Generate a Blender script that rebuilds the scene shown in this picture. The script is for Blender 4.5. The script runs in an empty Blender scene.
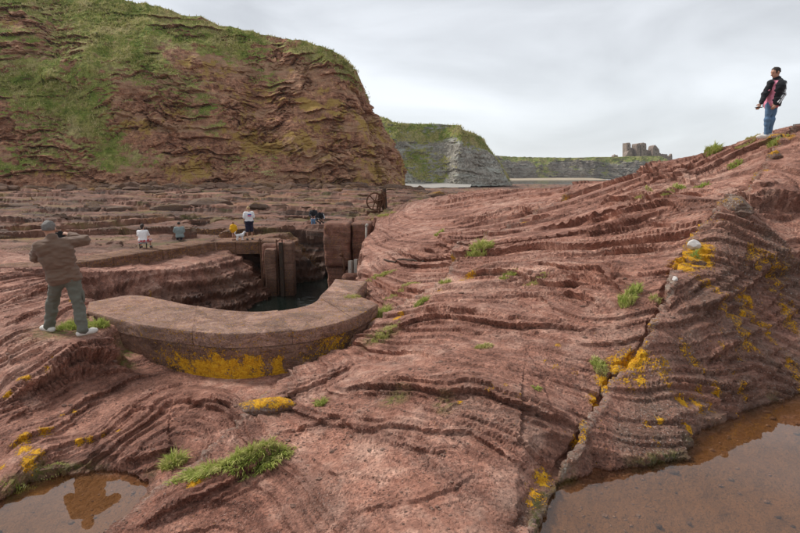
import bpy, bmesh, math, random
import numpy as np
from mathutils import Vector, Matrix

# ------------------------------------------------------------------ camera, sky, sun, exposure
SC = bpy.context.scene
COL = SC.collection
CAM_Z = 5.9                       # metres above the sea
F_PX = 489.0                      # focal length for an 800 px wide picture
PITCH = math.radians(10.65)
CP, SP = math.cos(PITCH), math.sin(PITCH)

cam_data = bpy.data.cameras.new('camera')
cam_data.sensor_width = 36.0
cam_data.lens = F_PX / 800.0 * 36.0
cam_data.clip_start = 0.1
cam_data.clip_end = 20000
cam = bpy.data.objects.new('camera', cam_data)
cam.location = (0, 0, CAM_Z)
cam.rotation_euler = (math.radians(90) - PITCH, 0, 0)
COL.objects.link(cam)
SC.camera = cam

SUN_EL, SUN_AZ = math.radians(48), math.radians(-64)     # azimuth from +Y towards +X
world = bpy.data.worlds.new('World')
SC.world = world
world.use_nodes = True
wn, wl = world.node_tree.nodes, world.node_tree.links
wn.clear()


def wnode(t, **kw):
    n = wn.new(t)
    for k, v in kw.items():
        setattr(n, k, v)
    return n


w_out = wnode('ShaderNodeOutputWorld')
w_bg = wnode('ShaderNodeBackground')
w_bg.inputs['Strength'].default_value = 0.1
w_sky = wnode('ShaderNodeTexSky', sky_type='NISHITA', sun_disc=False)
w_sky.sun_elevation = SUN_EL
w_sky.sun_rotation = SUN_AZ
w_tc = wnode('ShaderNodeTexCoord')
w_map = wnode('ShaderNodeMapping')
w_map.inputs['Scale'].default_value = (1.0, 1.0, 3.2)
w_map.inputs['Rotation'].default_value = (0.0, 0.25, 0.3)
wl.new(w_tc.outputs['Generated'], w_map.inputs['Vector'])
w_n1 = wnode('ShaderNodeTexNoise')
w_n1.inputs['Scale'].default_value = 1.9
w_n1.inputs['Detail'].default_value = 7
w_n1.inputs['Roughness'].default_value = 0.5
w_n1.inputs['Distortion'].default_value = 0.5
wl.new(w_map.outputs['Vector'], w_n1.inputs['Vector'])
w_sep = wnode('ShaderNodeSeparateXYZ')
wl.new(w_tc.outputs['Generated'], w_sep.inputs[0])
# overcast layer: bright low down, greyer overhead
w_up = wnode('ShaderNodeValToRGB')
e = w_up.color_ramp.elements
e[0].position, e[0].color = 0.0, (0.80, 0.835, 0.87, 1)
e[1].position, e[1].color = 0.60, (0.56, 0.575, 0.60, 1)
m = w_up.color_ramp.elements.new(0.10)
m.color = (0.77, 0.80, 0.83, 1)
m = w_up.color_ramp.elements.new(0.25)
m.color = (0.66, 0.68, 0.71, 1)
wl.new(w_sep.outputs['Z'], w_up.inputs['Fac'])
w_cl = wnode('ShaderNodeMapRange')
w_cl.inputs['From Min'].default_value = 0.33
w_cl.inputs['From Max'].default_value = 0.67
w_cl.inputs['To Min'].default_value = 3.8
w_cl.inputs['To Max'].default_value = 6.2
wl.new(w_n1.outputs['Fac'], w_cl.inputs['Value'])
w_mul = wnode('ShaderNodeVectorMath', operation='SCALE')
wl.new(w_up.outputs['Color'], w_mul.inputs[0])
wl.new(w_cl.outputs['Result'], w_mul.inputs['Scale'])
w_mix = wnode('ShaderNodeMix', data_type='RGBA')
w_mix.inputs['Factor'].default_value = 0.93
wl.new(w_sky.outputs['Color'], w_mix.inputs['A'])
wl.new(w_mul.outputs['Vector'], w_mix.inputs['B'])
wl.new(w_mix.outputs['Result'], w_bg.inputs['Color'])
wl.new(w_bg.outputs['Background'], w_out.inputs['Surface'])

sun_d = bpy.data.lights.new('sun', 'SUN')
sun_d.energy = 1.5
sun_d.angle = math.radians(11)
sun_d.color = (1.0, 0.955, 0.9)
sun = bpy.data.objects.new('sun', sun_d)
sun_dir = Vector((math.sin(SUN_AZ) * math.cos(SUN_EL), math.cos(SUN_AZ) * math.cos(SUN_EL), math.sin(SUN_EL)))
sun.rotation_euler = sun_dir.to_track_quat('Z', 'Y').to_euler()
sun.location = (0, 0, 60)
COL.objects.link(sun)

SC.view_settings.view_transform = 'Standard'
SC.view_settings.look = 'None'
SC.view_settings.exposure = 1.14
SC.view_settings.gamma = 1.0
SC.view_settings.use_curve_mapping = False
SC.render.engine = 'CYCLES'
SC.cycles.max_bounces = 6
SC.cycles.diffuse_bounces = 3
SC.cycles.transparent_max_bounces = 12
SC.cycles.use_denoising = True

# ------------------------------------------------------------------ helpers


def ray(px, py):
    """direction (x, y, z) through a point of the 800x533 picture"""
    dx, dy = px - 400.0, py - 266.5
    return np.array([dx, F_PX * CP - dy * SP, -(F_PX * SP + dy * CP)])


def at_z(px, py, zr):
    """point on that ray at height zr relative to the camera"""
    d = ray(px, py)
    t = zr / d[2]
    return np.array([d[0] * t, d[1] * t, CAM_Z + zr])


def at_y(px, py, y):
    d = ray(px, py)
    t = y / d[1]
    return np.array([d[0] * t, y, CAM_Z + d[2] * t])


def _hash(ix, iy, iz, seed):
    h = (ix.astype(np.int64) * 374761393 + iy.astype(np.int64) * 668265263 + iz.astype(np.int64) * 2147483647 + seed * 974711) & 0xFFFFFFFF
    h = ((h ^ (h >> 13)) * 1274126177) & 0xFFFFFFFF
    return (h ^ (h >> 16)) & 0xFFFFFFFF


def perlin2(x, y, seed=0):
    x = np.asarray(x, float); y = np.asarray(y, float)
    ix, iy = np.floor(x).astype(np.int64), np.floor(y).astype(np.int64)
    fx, fy = x - ix, y - iy
    u, v = fx * fx * fx * (fx * (fx * 6 - 15) + 10), fy * fy * fy * (fy * (fy * 6 - 15) + 10)
    z = np.zeros_like(ix)

    def g(ox, oy):
        a = _hash(ix + ox, iy + oy, z, seed) * (2 * math.pi / 4294967296.0)
        return np.cos(a) * (fx - ox) + np.sin(a) * (fy - oy)
    a = g(0, 0) * (1 - u) + g(1, 0) * u
    b = g(0, 1) * (1 - u) + g(1, 1) * u
    return (a * (1 - v) + b * v) * 1.5


def fbm(x, y, octv=4, seed=0, gain=0.5, lac=2.03):
    s, a = 0.0, 1.0
    for i in range(octv):
        s = s + a * perlin2(x, y, seed + i * 17)
        x, y, a = x * lac + 3.7, y * lac - 1.3, a * gain
    return s


def vnoise3(x, y, z, seed=0):
    ix, iy, iz = (np.floor(c).astype(np.int64) for c in (x, y, z))
    fx, fy, fz = x - ix, y - iy, z - iz
    u, v, w = (f * f * (3 - 2 * f) for f in (fx, fy, fz))

    def g(a, b, c):
        return _hash(ix + a, iy + b, iz + c, seed) / 2147483648.0 - 1
    r = 0
    for a in (0, 1):
        for b in (0, 1):
            for c in (0, 1):
                r = r + g(a, b, c) * (u if a else 1 - u) * (v if b else 1 - v) * (w if c else 1 - w)
    return r


def fbm3(x, y, z, octv=3, seed=0):
    s, a = 0.0, 1.0
    for i in range(octv):
        s = s + a * vnoise3(x, y, z, seed + 31 * i)
        x, y, z, a = x * 2.03 + 1.7, y * 2.03 - 4.1, z * 2.03 + 2.9, a * 0.5
    return s


def sstep(a, b, x):
    t = np.clip((x - a) / (b - a), 0, 1)
    return t * t * (3 - 2 * t)


def stair(s, th, w=0.14, groove=0.0):
    """flat beds with steep edges; groove cuts a slot along the foot of each edge"""
    q = s / th
    n = np.floor(q)
    f = q - n
    t = np.clip((f - (1 - w)) / w, 0, 1)
    r = n + 0.5 * t * t * (3 - 2 * t) + 0.5 * t
    if groove:
        r = r - groove * np.exp(-((f - (1 - w) + 0.02) / 0.055) ** 2)
    return th * r


def poly_sd(x, y, pts):
    """signed distance to an open polyline (positive on its left), and the arc parameter 0..1"""
    pts = np.asarray(pts, float)[:, :2]
    seg = np.diff(pts, axis=0)
    ln = np.hypot(seg[:, 0], seg[:, 1])
    cum = np.concatenate([[0], np.cumsum(ln)])
    best = np.full(x.shape, 1e9); sgn = np.ones(x.shape); par = np.zeros(x.shape)
    for i in range(len(seg)):
        ax, ay = x - pts[i, 0], y - pts[i, 1]
        t = np.clip((ax * seg[i, 0] + ay * seg[i, 1]) / max(ln[i] ** 2, 1e-9), 0, 1)
        ex, ey = ax - t * seg[i, 0], ay - t * seg[i, 1]
        d = ex * ex + ey * ey
        m = d < best
        best = np.where(m, d, best)
        sgn = np.where(m, np.sign(seg[i, 0] * ay - seg[i, 1] * ax), sgn)
        par = np.where(m, (cum[i] + t * ln[i]) / cum[-1], par)
    return np.sqrt(best) * sgn, par, cum[-1]


def ring_sd(x, y, pts):
    """distance to a closed polygon, positive inside"""
    pts = np.asarray(pts, float)[:, :2]
    n = len(pts)
    best = np.full(x.shape, 1e9)
    ins = np.zeros(x.shape, bool)
    for i in range(n):
        a, b = pts[i], pts[(i + 1) % n]
        s = b - a
        ax, ay = x - a[0], y - a[1]
        t = np.clip((ax * s[0] + ay * s[1]) / max(s @ s, 1e-9), 0, 1)
        best = np.minimum(best, (ax - t * s[0]) ** 2 + (ay - t * s[1]) ** 2)
        cond = (a[1] > y) != (b[1] > y)
        xc = (b[0] - a[0]) * (y - a[1]) / (b[1] - a[1] + 1e-12) + a[0]
        ins ^= cond & (x < xc)
    d = np.sqrt(best)
    return np.where(ins, d, -d)


def smooth_poly(pts, n=8):
    """Catmull-Rom through points"""
    p = [np.asarray(q, float) for q in pts]
    p = [2 * p[0] - p[1]] + p + [2 * p[-1] - p[-2]]
    out = []
    for i in range(1, len(p) - 2):
        for k in range(n):
            t = k / n
            out.append(0.5 * ((2 * p[i]) + (-p[i - 1] + p[i + 1]) * t + (2 * p[i - 1] - 5 * p[i] + 4 * p[i + 1] - p[i + 2]) * t * t
                              + (-p[i - 1] + 3 * p[i] - 3 * p[i + 1] + p[i + 2]) * t ** 3))
    out.append(p[-2])
    return np.array(out)


def mesh_np(name, verts, faces, mat=None, parent=None, smooth=True, attrs=None):
    """mesh object from numpy arrays; faces is (n,3) or (n,4) or a list"""
    me = bpy.data.meshes.new(name)
    verts = np.ascontiguousarray(verts, dtype=np.float32)
    if isinstance(faces, np.ndarray):
        k = faces.shape[1]
        me.vertices.add(len(verts)); me.vertices.foreach_set('co', verts.ravel())
        me.loops.add(faces.size); me.loops.foreach_set('vertex_index', faces.astype(np.int32).ravel())
        me.polygons.add(len(faces))
        me.polygons.foreach_set('loop_start', np.arange(0, faces.size, k, dtype=np.int32))
        me.polygons.foreach_set('loop_total', np.full(len(faces), k, dtype=np.int32))
        me.update(calc_edges=True)
    else:
        me.from_pydata([tuple(v) for v in verts], [], faces)
    me.polygons.foreach_set('use_smooth', np.full(len(me.polygons), smooth, dtype=bool))
    for k, a in (attrs or {}).items():
        at = me.attributes.new(k, 'FLOAT', 'POINT')
        at.data.foreach_set('value', np.ascontiguousarray(a, dtype=np.float32).ravel())
    me.update()
    o = bpy.data.objects.new(name, me)
    COL.objects.link(o)
    if mat is not None:
        me.materials.append(mat)
    if parent is not None:
        o.parent = parent
    return o


def grid_faces(nu, nv):
    i = np.arange(nu * nv).reshape(nu, nv)
    return np.stack([i[:-1, :-1], i[1:, :-1], i[1:, 1:], i[:-1, 1:]], -1).reshape(-1, 4)


def tag(o, label=None, cat=None, group=None, kind=None):
    if label: o['label'] = label
    if cat: o['category'] = cat
    if group: o['group'] = group
    if kind: o['kind'] = kind
    return o


def empty(name, loc=(0, 0, 0), rz=0.0):
    o = bpy.data.objects.new(name, None)
    o.location = loc
    o.rotation_euler = (0, 0, rz)
    o.empty_display_size = 0.2
    COL.objects.link(o)
    return o


# ------------------------------------------------------------------ materials


class MatB:
    """small node-graph builder"""

    def __init__(self, name):
        self.m = bpy.data.materials.new(name)
        self.m.use_nodes = True
        self.n, self.l = self.m.node_tree.nodes, self.m.node_tree.links
        self.n.clear()
        self.out = self.n.new('ShaderNodeOutputMaterial')

    def node(self, t, ins=None, **kw):
        n = self.n.new(t)
        for k, v in kw.items():
            setattr(n, k, v)
        for k, v in (ins or {}).items():
            self.set(n.inputs[k], v)
        return n

    def set(self, sock, v):
        if isinstance(v, bpy.types.NodeSocket):
            self.l.new(v, sock)
        elif isinstance(v, (tuple, list)) and len(v) == 3 and sock.type == 'RGBA':
            sock.default_value = (*v, 1)
        else:
            sock.default_value = v

    def coord(self, kind='Object', scale=(1, 1, 1)):
        tc = self.node('ShaderNodeTexCoord')
        if scale == (1, 1, 1):
            return tc.outputs[kind]
        return self.node('ShaderNodeMapping', {'Vector': tc.outputs[kind], 'Scale': scale}).outputs['Vector']

    def pos(self, scale=(1, 1, 1)):
        g = self.node('ShaderNodeNewGeometry').outputs['Position']
        if scale == (1, 1, 1):
            return g
        return self.node('ShaderNodeMapping', {'Vector': g, 'Scale': scale}).outputs['Vector']

    def noise(self, vec, scale, detail=4, rough=0.55, dist=0.0):
        return self.node('ShaderNodeTexNoise', {'Vector': vec, 'Scale': scale, 'Detail': detail, 'Roughness': rough, 'Distortion': dist}).outputs['Fac']

    def voro(self, vec, scale, feature='F1', out='Distance'):
        return self.node('ShaderNodeTexVoronoi', {'Vector': vec, 'Scale': scale}, feature=feature).outputs[out]

    def attr(self, name):
        return self.node('ShaderNodeAttribute', attribute_name=name).outputs['Fac']

    def math(self, op, a, b=None, c=None, clamp=False):
        n = self.node('ShaderNodeMath', operation=op, use_clamp=clamp)
        self.set(n.inputs[0], a)
        if b is not None: self.set(n.inputs[1], b)
        if c is not None: self.set(n.inputs[2], c)
        return n.outputs[0]

    def rng(self, v, a, b, c=0.0, d=1.0):
        return self.node('ShaderNodeMapRange', {'Value': v, 'From Min': a, 'From Max': b, 'To Min': c, 'To Max': d}).outputs['Result']

    def mix(self, f, a, b, mode='MIX'):
        n = self.node('ShaderNodeMix', data_type='RGBA', blend_type=mode)
        self.set(n.inputs['Factor'], f); self.set(n.inputs['A'], a); self.set(n.inputs['B'], b)
        return n.outputs['Result']

    def ramp(self, f, stops):
        n = self.node('ShaderNodeValToRGB', {'Fac': f})
        el = n.color_ramp.elements
        while len(el) < len(stops):
            el.new(0.5)
        for e_, (p, c) in zip(el, stops):
            e_.position = p
            e_.color = (*c, 1)
        return n.outputs['Color']

    def bump(self, h, strength=0.5, dist=0.02, normal=None):
        n = self.node('ShaderNodeBump', {'Height': h, 'Strength': strength, 'Distance': dist})
        if normal is not None:
            self.l.new(normal, n.inputs['Normal'])
        return n.outputs['Normal']

    def bsdf(self, color, rough=0.8, spec=0.3, normal=None, **extra):
        p = self.node('ShaderNodeBsdfPrincipled', {'Base Color': color, 'Roughness': rough, 'Specular IOR Level': spec})
        if normal is not None:
            self.l.new(normal, p.inputs['Normal'])
        for k, v in extra.items():
            self.set(p.inputs[k.replace('_', ' ')], v)
        self.l.new(p.outputs[0], self.out.inputs['Surface'])
        return self.m


LICHEN = ((0.32, (0.30, 0.12, 0.008)), (0.46, (0.64, 0.29, 0.010)), (0.62, (0.84, 0.50, 0.035)))


def rock_material(name, base, dark, light, use_attr=True, grain=1.0):
    b = MatB(name)
    P = b.pos()
    big = b.noise(P, 0.55, 5, 0.55)
    mid = b.noise(P, 4.0 / grain, 6, 0.62)
    fine = b.noise(P, 24.0 / grain, 6, 0.72)
    speck = b.noise(P, 75.0 / grain, 4, 0.7)
    cellv = b.node('ShaderNodeTexVoronoi', {'Vector': P, 'Scale': 42.0 / grain, 'Randomness': 1.0})
    cell = b.node('ShaderNodeSeparateColor', {0: cellv.outputs['Color']}).outputs[0]
    cdist = cellv.outputs['Distance']
    col = b.ramp(b.math('ADD', b.math('MULTIPLY', mid, 0.6), b.math('MULTIPLY', big, 0.45)), ((0.36, dark), (0.52, base), (0.68, light)))
    if use_attr:
        s = b.attr('strata')
        ss = b.math('ADD', s, b.math('MULTIPLY', mid, 0.022))
        lam = b.noise(b.node('ShaderNodeCombineXYZ', {'X': b.math('MULTIPLY', ss, 34.0), 'Y': b.math('MULTIPLY', big, 5.0)}).outputs[0], 1.0, 3, 0.6)
        lam2 = b.noise(b.node('ShaderNodeCombineXYZ', {'X': b.math('MULTIPLY', ss, 120.0), 'Y': b.math('MULTIPLY', mid, 6.0)}).outputs[0], 1.0, 2, 0.6)
    else:
        lam = b.noise(b.pos((0.5, 0.5, 14)), 1.0, 4, 0.6)
        lam2 = b.noise(b.pos((1.5, 1.5, 50)), 1.0, 3, 0.6)
    col = b.mix(0.75, col, b.ramp(lam, ((0.32, (0.46, 0.41, 0.41)), (0.48, (0.93, 0.91, 0.91)), (0.66, (1.25, 1.20, 1.17)))), 'MULTIPLY')
    col = b.mix(0.6, col, b.ramp(lam2, ((0.30, (0.70, 0.66, 0.66)), (0.6, (1.08, 1.06, 1.05)))), 'MULTIPLY')
    if use_attr:
        lam0 = b.noise(b.node('ShaderNodeCombineXYZ', {'X': b.math('MULTIPLY', s, 9.0), 'Y': b.math('MULTIPLY', big, 2.0), 'Z': 3.0}).outputs[0], 1.0, 3, 0.6)
        bed = b.ramp(lam0, ((0.34, (0.62, 0.54, 0.52)), (0.47, (0.92, 0.90, 0.90)), (0.56, (1.06, 1.05, 1.05)), (0.68, (1.22, 1.26, 1.28))))
        col = b.mix(0.8, col, bed, 'MULTIPLY')
    # grains of the sandstone, pits and pale grit
    g_on = b.rng(b.noise(P, 1.7, 3, 0.6), 0.36, 0.60, 0.30, 1.0)
    col = b.mix(b.math('MULTIPLY', g_on, 0.8), col, b.mix(1.0, col, b.ramp(cell, ((0.0, (0.60, 0.56, 0.56)), (0.5, (1.0, 0.98, 0.97)), (1.0, (1.45, 1.42, 1.40)))), 'MULTIPLY'))
    col = b.mix(b.rng(fine, 0.36, 0.64, 0.0, 0.75), col, b.mix(1.0, col, (1.38, 1.36, 1.36), 'MULTIPLY'))
    pit = b.math('MULTIPLY', b.rng(b.noise(P, 48.0 / grain, 4, 0.68), 0.34, 0.42, 1.0, 0.0), g_on)
    col = b.mix(b.math('MULTIPLY', pit, 0.75), col, b.mix(1.0, col, (0.36, 0.31, 0.30), 'MULTIPLY'))
    grit = b.math('MULTIPLY', b.rng(speck, 0.60, 0.66, 0, 0.75), g_on)
    col = b.mix(grit, col, (light[0] * 1.35, light[1] * 1.5, light[2] * 1.6))
    h = b.math('ADD', b.math('MULTIPLY', fine, 0.8), b.math('MULTIPLY', speck, 0.35))
    h = b.math('ADD', h, b.math('MULTIPLY', mid, 1.6))
    h = b.math('ADD', h, b.math('MULTIPLY', lam, 1.0))
    h = b.math('ADD', h, b.math('MULTIPLY', lam2, 0.35))
    h = b.math('SUBTRACT', h, b.math('MULTIPLY', pit, 0.35))
    h = b.math('ADD', h, b.math('MULTIPLY', b.math('MULTIPLY', cell, g_on), 0.30))
    if use_attr:
        rough = b.rng(fine, 0.2, 0.8, 0.7, 0.95)
        # dark weathered, pitted rock
        wea = b.attr('weather')
        col = b.mix(b.math('MULTIPLY', wea, b.rng(mid, 0.30, 0.60, 0.2, 0.95)), col, b.mix(b.rng(fine, .35, .65), (0.055, 0.036, 0.027), (0.205, 0.135, 0.098)))
        # the tidal platform: bands of brown, grey and weed-stained rock
        tn = b.noise(b.pos((0.10, 0.42, 1.2)), 1.0, 9, 0.68, 0.6)
        tc = b.ramp(tn, ((0.40, (0.036, 0.022, 0.016)), (0.47, (0.090, 0.047, 0.032)), (0.54, (0.185, 0.090, 0.060)), (0.60, (0.265, 0.135, 0.092)), (0.70, (0.37, 0.235, 0.165))))
        tc = b.mix(b.rng(b.noise(b.pos((0.16, 0.5, 1)), 1.0, 6, 0.7), 0.58, 0.66, 0, .7), tc, (0.20, 0.165, 0.06))
        tc = b.mix(b.rng(fine, .35, .65, .0, .6), tc, b.mix(1.0, tc, (1.4, 1.4, 1.4), 'MULTIPLY'))
        tc = b.mix(0.8, tc, bed, 'MULTIPLY')
        col = b.mix(b.math('MULTIPLY', b.attr('tide'), 0.92), col, tc)
        # pale quartz veins
        vein = b.math('MULTIPLY', b.attr('vein'), b.rng(b.noise(P, 16, 5, 0.7), 0.42, 0.58, 0, .8))
        col = b.mix(vein, col, b.mix(speck, (0.22, 0.155, 0.12), (0.48, 0.39, 0.32)))
        # white flecks
        wh = b.math('MULTIPLY', b.rng(b.noise(P, 42, 3, 0.65), 0.60, 0.64), b.math('ADD', b.math('MULTIPLY', wea, 0.7), b.math('MULTIPLY', b.attr('vein'), 0.6), clamp=True))
        col = b.mix(wh, col, (0.50, 0.45, 0.40))
        # green algae and moss
        mo = b.math('MULTIPLY', b.attr('moss'), b.rng(b.noise(P, 11, 5, 0.7), 0.40, 0.56))
        col = b.mix(mo, col, b.mix(b.rng(fine, .3, .7), (0.065, 0.085, 0.014), (0.22, 0.23, 0.05)))
        # wet dark rock at the tide
        wet = b.attr('wet')
        col = b.mix(wet, col, b.mix(1.0, col, (0.38, 0.34, 0.30), 'MULTIPLY'))
        # brown silt on the pool floors
        col = b.mix(b.math('MULTIPLY', b.attr('silt'), 0.93), col, b.mix(mid, (0.165, 0.074, 0.027), (0.26, 0.13, 0.058)))
        # orange lichen
        ln = b.math('ADD', b.math('MULTIPLY', b.noise(P, 13.0, 5, 0.7), 0.45), b.math('MULTIPLY', b.noise(P, 52, 4, 0.7), 0.55))
        li = b.rng(b.math('ADD', ln, b.math('MULTIPLY', b.math('SUBTRACT', b.attr('lichen'), b.math('MULTIPLY', b.attr('silt'), 2.0)), 0.30)), 0.655, 0.68)
        col = b.mix(li, col, b.ramp(b.math('ADD', b.math('MULTIPLY', fine, .6), b.math('MULTIPLY', speck, .4)), LICHEN))
        h = b.math('ADD', h, b.math('MULTIPLY', li, 0.4))
        rough = b.math('SUBTRACT', rough, b.math('MULTIPLY', wet, 0.35))
    else:
        rough = 0.88
    nrm = b.bump(h, 1.0, 0.03 * grain)
    return b.bsdf(col, rough, 0.25, nrm)


RED = ((0.325, 0.166, 0.118), (0.150, 0.068, 0.046), (0.500, 0.325, 0.250))
M = {}
M['rock'] = rock_material('red_sandstone', *RED)


def plain(name, col, rough=0.7, var=0.25, scale=20, bump=0.3, bd=0.004, metal=0.0, spec=0.3):
    b = MatB(name)
    P = b.coord('Object')
    n = b.noise(P, scale, 5, 0.6)
    c = b.mix(n, tuple(max(0, k * (1 - var)) for k in col), tuple(k * (1 + var) for k in col))
    return b.bsdf(c, rough, spec, b.bump(n, bump, bd), Metallic=metal)
# ------------------------------------------------------------------ shore terrain
SEA = 0.0
POOL_Z = CAM_Z - 2.62
POOL_ZL = CAM_Z - 3.28
# heights of the rock surface: (picture x, picture y, height relative to the camera)
CTRL_Z = [(400, 533, -2.54), (300, 533, -2.88), (200, 533, -3.12), (500, 533, -2.5), (530, 520, -2.49),
          (400, 470, -2.52), (300, 470, -2.84), (220, 480, -3.02), (500, 470, -2.42), (560, 462, -2.4),
          (400, 420, -2.38), (300, 420, -2.84), (200, 430, -3.0), (150, 442, -3.12), (100, 440, -3.12), (0, 470, -3.1), (50, 450, -3.12),
          (0, 420, -2.9), (60, 400, -2.98), (120, 390, -2.99), (180, 390, -3.0), (240, 392, -3.0), (300, 380, -2.84), (340, 360, -2.72),
          (240, 379, -3.0), (180, 374, -2.98), (300, 366, -2.9), (372, 330, -2.64), (150, 378, -2.93),
          (30, 360, -2.66), (90, 343, -2.45), (118, 340, -2.52), (50, 325, -2.40), (0, 360, -2.62), (0, 320, -2.44), (0, 290, -2.45), (0, 268, -2.75),
          (60, 292, -2.52), (100, 292, -2.6), (390, 300, -2.42), (-150, 400, -2.6), (-150, 320, -2.2), (-150, 270, -2.6),
          (400, 350, -2.40), (450, 350, -2.12), (500, 350, -2.03), (560, 350, -1.98), (450, 300, -1.96), (500, 300, -1.9), (560, 300, -1.8), (600, 320, -1.8),
          (600, 400, -2.28), (560, 420, -2.27), (620, 372, -2.12), (450, 400, -2.23), (500, 400, -2.2), (580, 440, -2.38),
          (420, 260, -2.1), (400, 240, -2.1), (382, 224, -2.1), (460, 250, -1.8), (500, 250, -1.6), (560, 250, -1.4), (620, 250, -1.3), (660, 290, -1.5), (650, 330, -1.75),
          (690, 250, -1.15), (500, 220, -1.5), (560, 215, -1.1), (560, 197, -0.8), (620, 215, -0.92), (620, 192, -0.48),
          (800, 330, -2.1), (800, 250, -1.3), (740, 300, -1.7), (740, 350, -2.1), (700, 380, -2.28), (690, 330, -1.82), (650, 400, -2.33), (700, 420, -2.46), (640, 445, -2.5),
          (760, 395, -2.4), (800, 382, -2.5), (740, 250, -1.12), (800, 205, -0.55), (605, 455, -2.5), (900, 330, -2.0), (900, 250, -1.2)]
# (picture x, picture y, distance along y)
CTRL_Y = [(600, 182, 18), (640, 173.5, 16), (680, 164, 15), (720, 152, 14), (745, 142, 13.3), (768, 136, 12.5), (800, 131, 12), (900, 116, 12), (572, 185, 19), (530, 190, 22),
          (490, 194, 26), (450, 199, 28), (660, 190, 12), (700, 190, 11), (700, 170, 13), (740, 170, 11.5), (780, 160, 11), (737, 207, 7.9), (720, 225, 7.2), (800, 165, 10.3),
          (900, 170, 10)]
# world points (x, y, height relative to the camera), mostly where the picture does not look
CTRL_W = [(12, 20, -2), (12, 27, -3.5), (6, 37, -3.7), (-1, 36, -3.7), (18, 14, -0.4), (18, 26, -3.4), (24, 18, -2.5), (-2, 0.5, -2.9), (2, 0.3, -2.5), (0, -1, -2.5), (-8, 2, -2.9), (5, 1, -2.75), (9, 2, -2.6),
          (14, 6, -1.2), (-14, 6, -2.2), (-20, 10, -2.5), (-9, 14, -2.85), (-11, 17, -3.35), (-16, 17, -3.3), (-24, 20, -3.4), (-8, 19.5, -3.7), (-6.4, 23.5, -3.7),
          (-14, 22, -3.75), (-10, 26, -3.7), (-22, 28, -3.7), (-6, 31, -3.15), (-3, 31.5, -3.15), (-10, 33, -3.4), (-2, 25, -2.15), (-2.5, 21.5, -2.2), (-1.5, 14, -2.4), (-.6, 11, -2.5),
          (-30, 40, -3.6), (-10, 42, -3.6), (8, 45, -3.8), (30, 45, -3.8), (30, 28, -3.6), (-50, 30, -3.3), (-15, 55, -3.1), (-45, 60, -2.6), (20, 60, -4.0), (50, 60, -4.2),
          (-70, 75, -2.2), (-30, 78, -2.2), (0, 85, -2.6), (20, 90, -4.3), (60, 95, -4.6), (-60, 45, -3.2), (-100, 60, -2.6), (10, 120, -4.6), (60, 140, -4.9), (20, 210, -5.1), (110, 210, -5.2), (60, 320, -5.4), (180, 320, -5.6), (-60, 260, -3.5), (220, 200, -5.5), (-40, 120, -2.0), (110, 110, -5)]

ctrl = [at_z(*c) for c in CTRL_Z] + [at_y(*c) for c in CTRL_Y] + [np.array([x, y, CAM_Z + z]) for x, y, z in CTRL_W]
ctrl = np.array(ctrl)
OX, OY = 0.0, -3.0                     # centre of the terrain's fan of quads


def fan(x, y):
    dx, dy = x - OX, y - OY
    return np.arctan2(dx, dy) * 1.6, np.log(np.hypot(dx, dy)) * 1.25


def tps(r2):
    return np.where(r2 > 1e-12, r2 * np.log(r2 + 1e-12), 0.0)


_ca, _cl = fan(ctrl[:, 0], ctrl[:, 1])
_n = len(ctrl)
_K = tps((_ca[:, None] - _ca) ** 2 + (_cl[:, None] - _cl) ** 2) + np.eye(_n) * 0.004
_Pm = np.stack([np.ones(_n), _ca, _cl], 1)
_A = np.block([[_K, _Pm], [_Pm.T, np.zeros((3, 3))]])
_W = np.linalg.solve(_A, np.concatenate([ctrl[:, 2], np.zeros(3)]))


def base_z(x, y):
    a, l = fan(x, y)
    z = _W[_n] + _W[_n + 1] * a + _W[_n + 2] * l
    for i in range(_n):
        z = z + _W[i] * tps((a - _ca[i]) ** 2 + (l - _cl[i]) ** 2)
    return z


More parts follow.
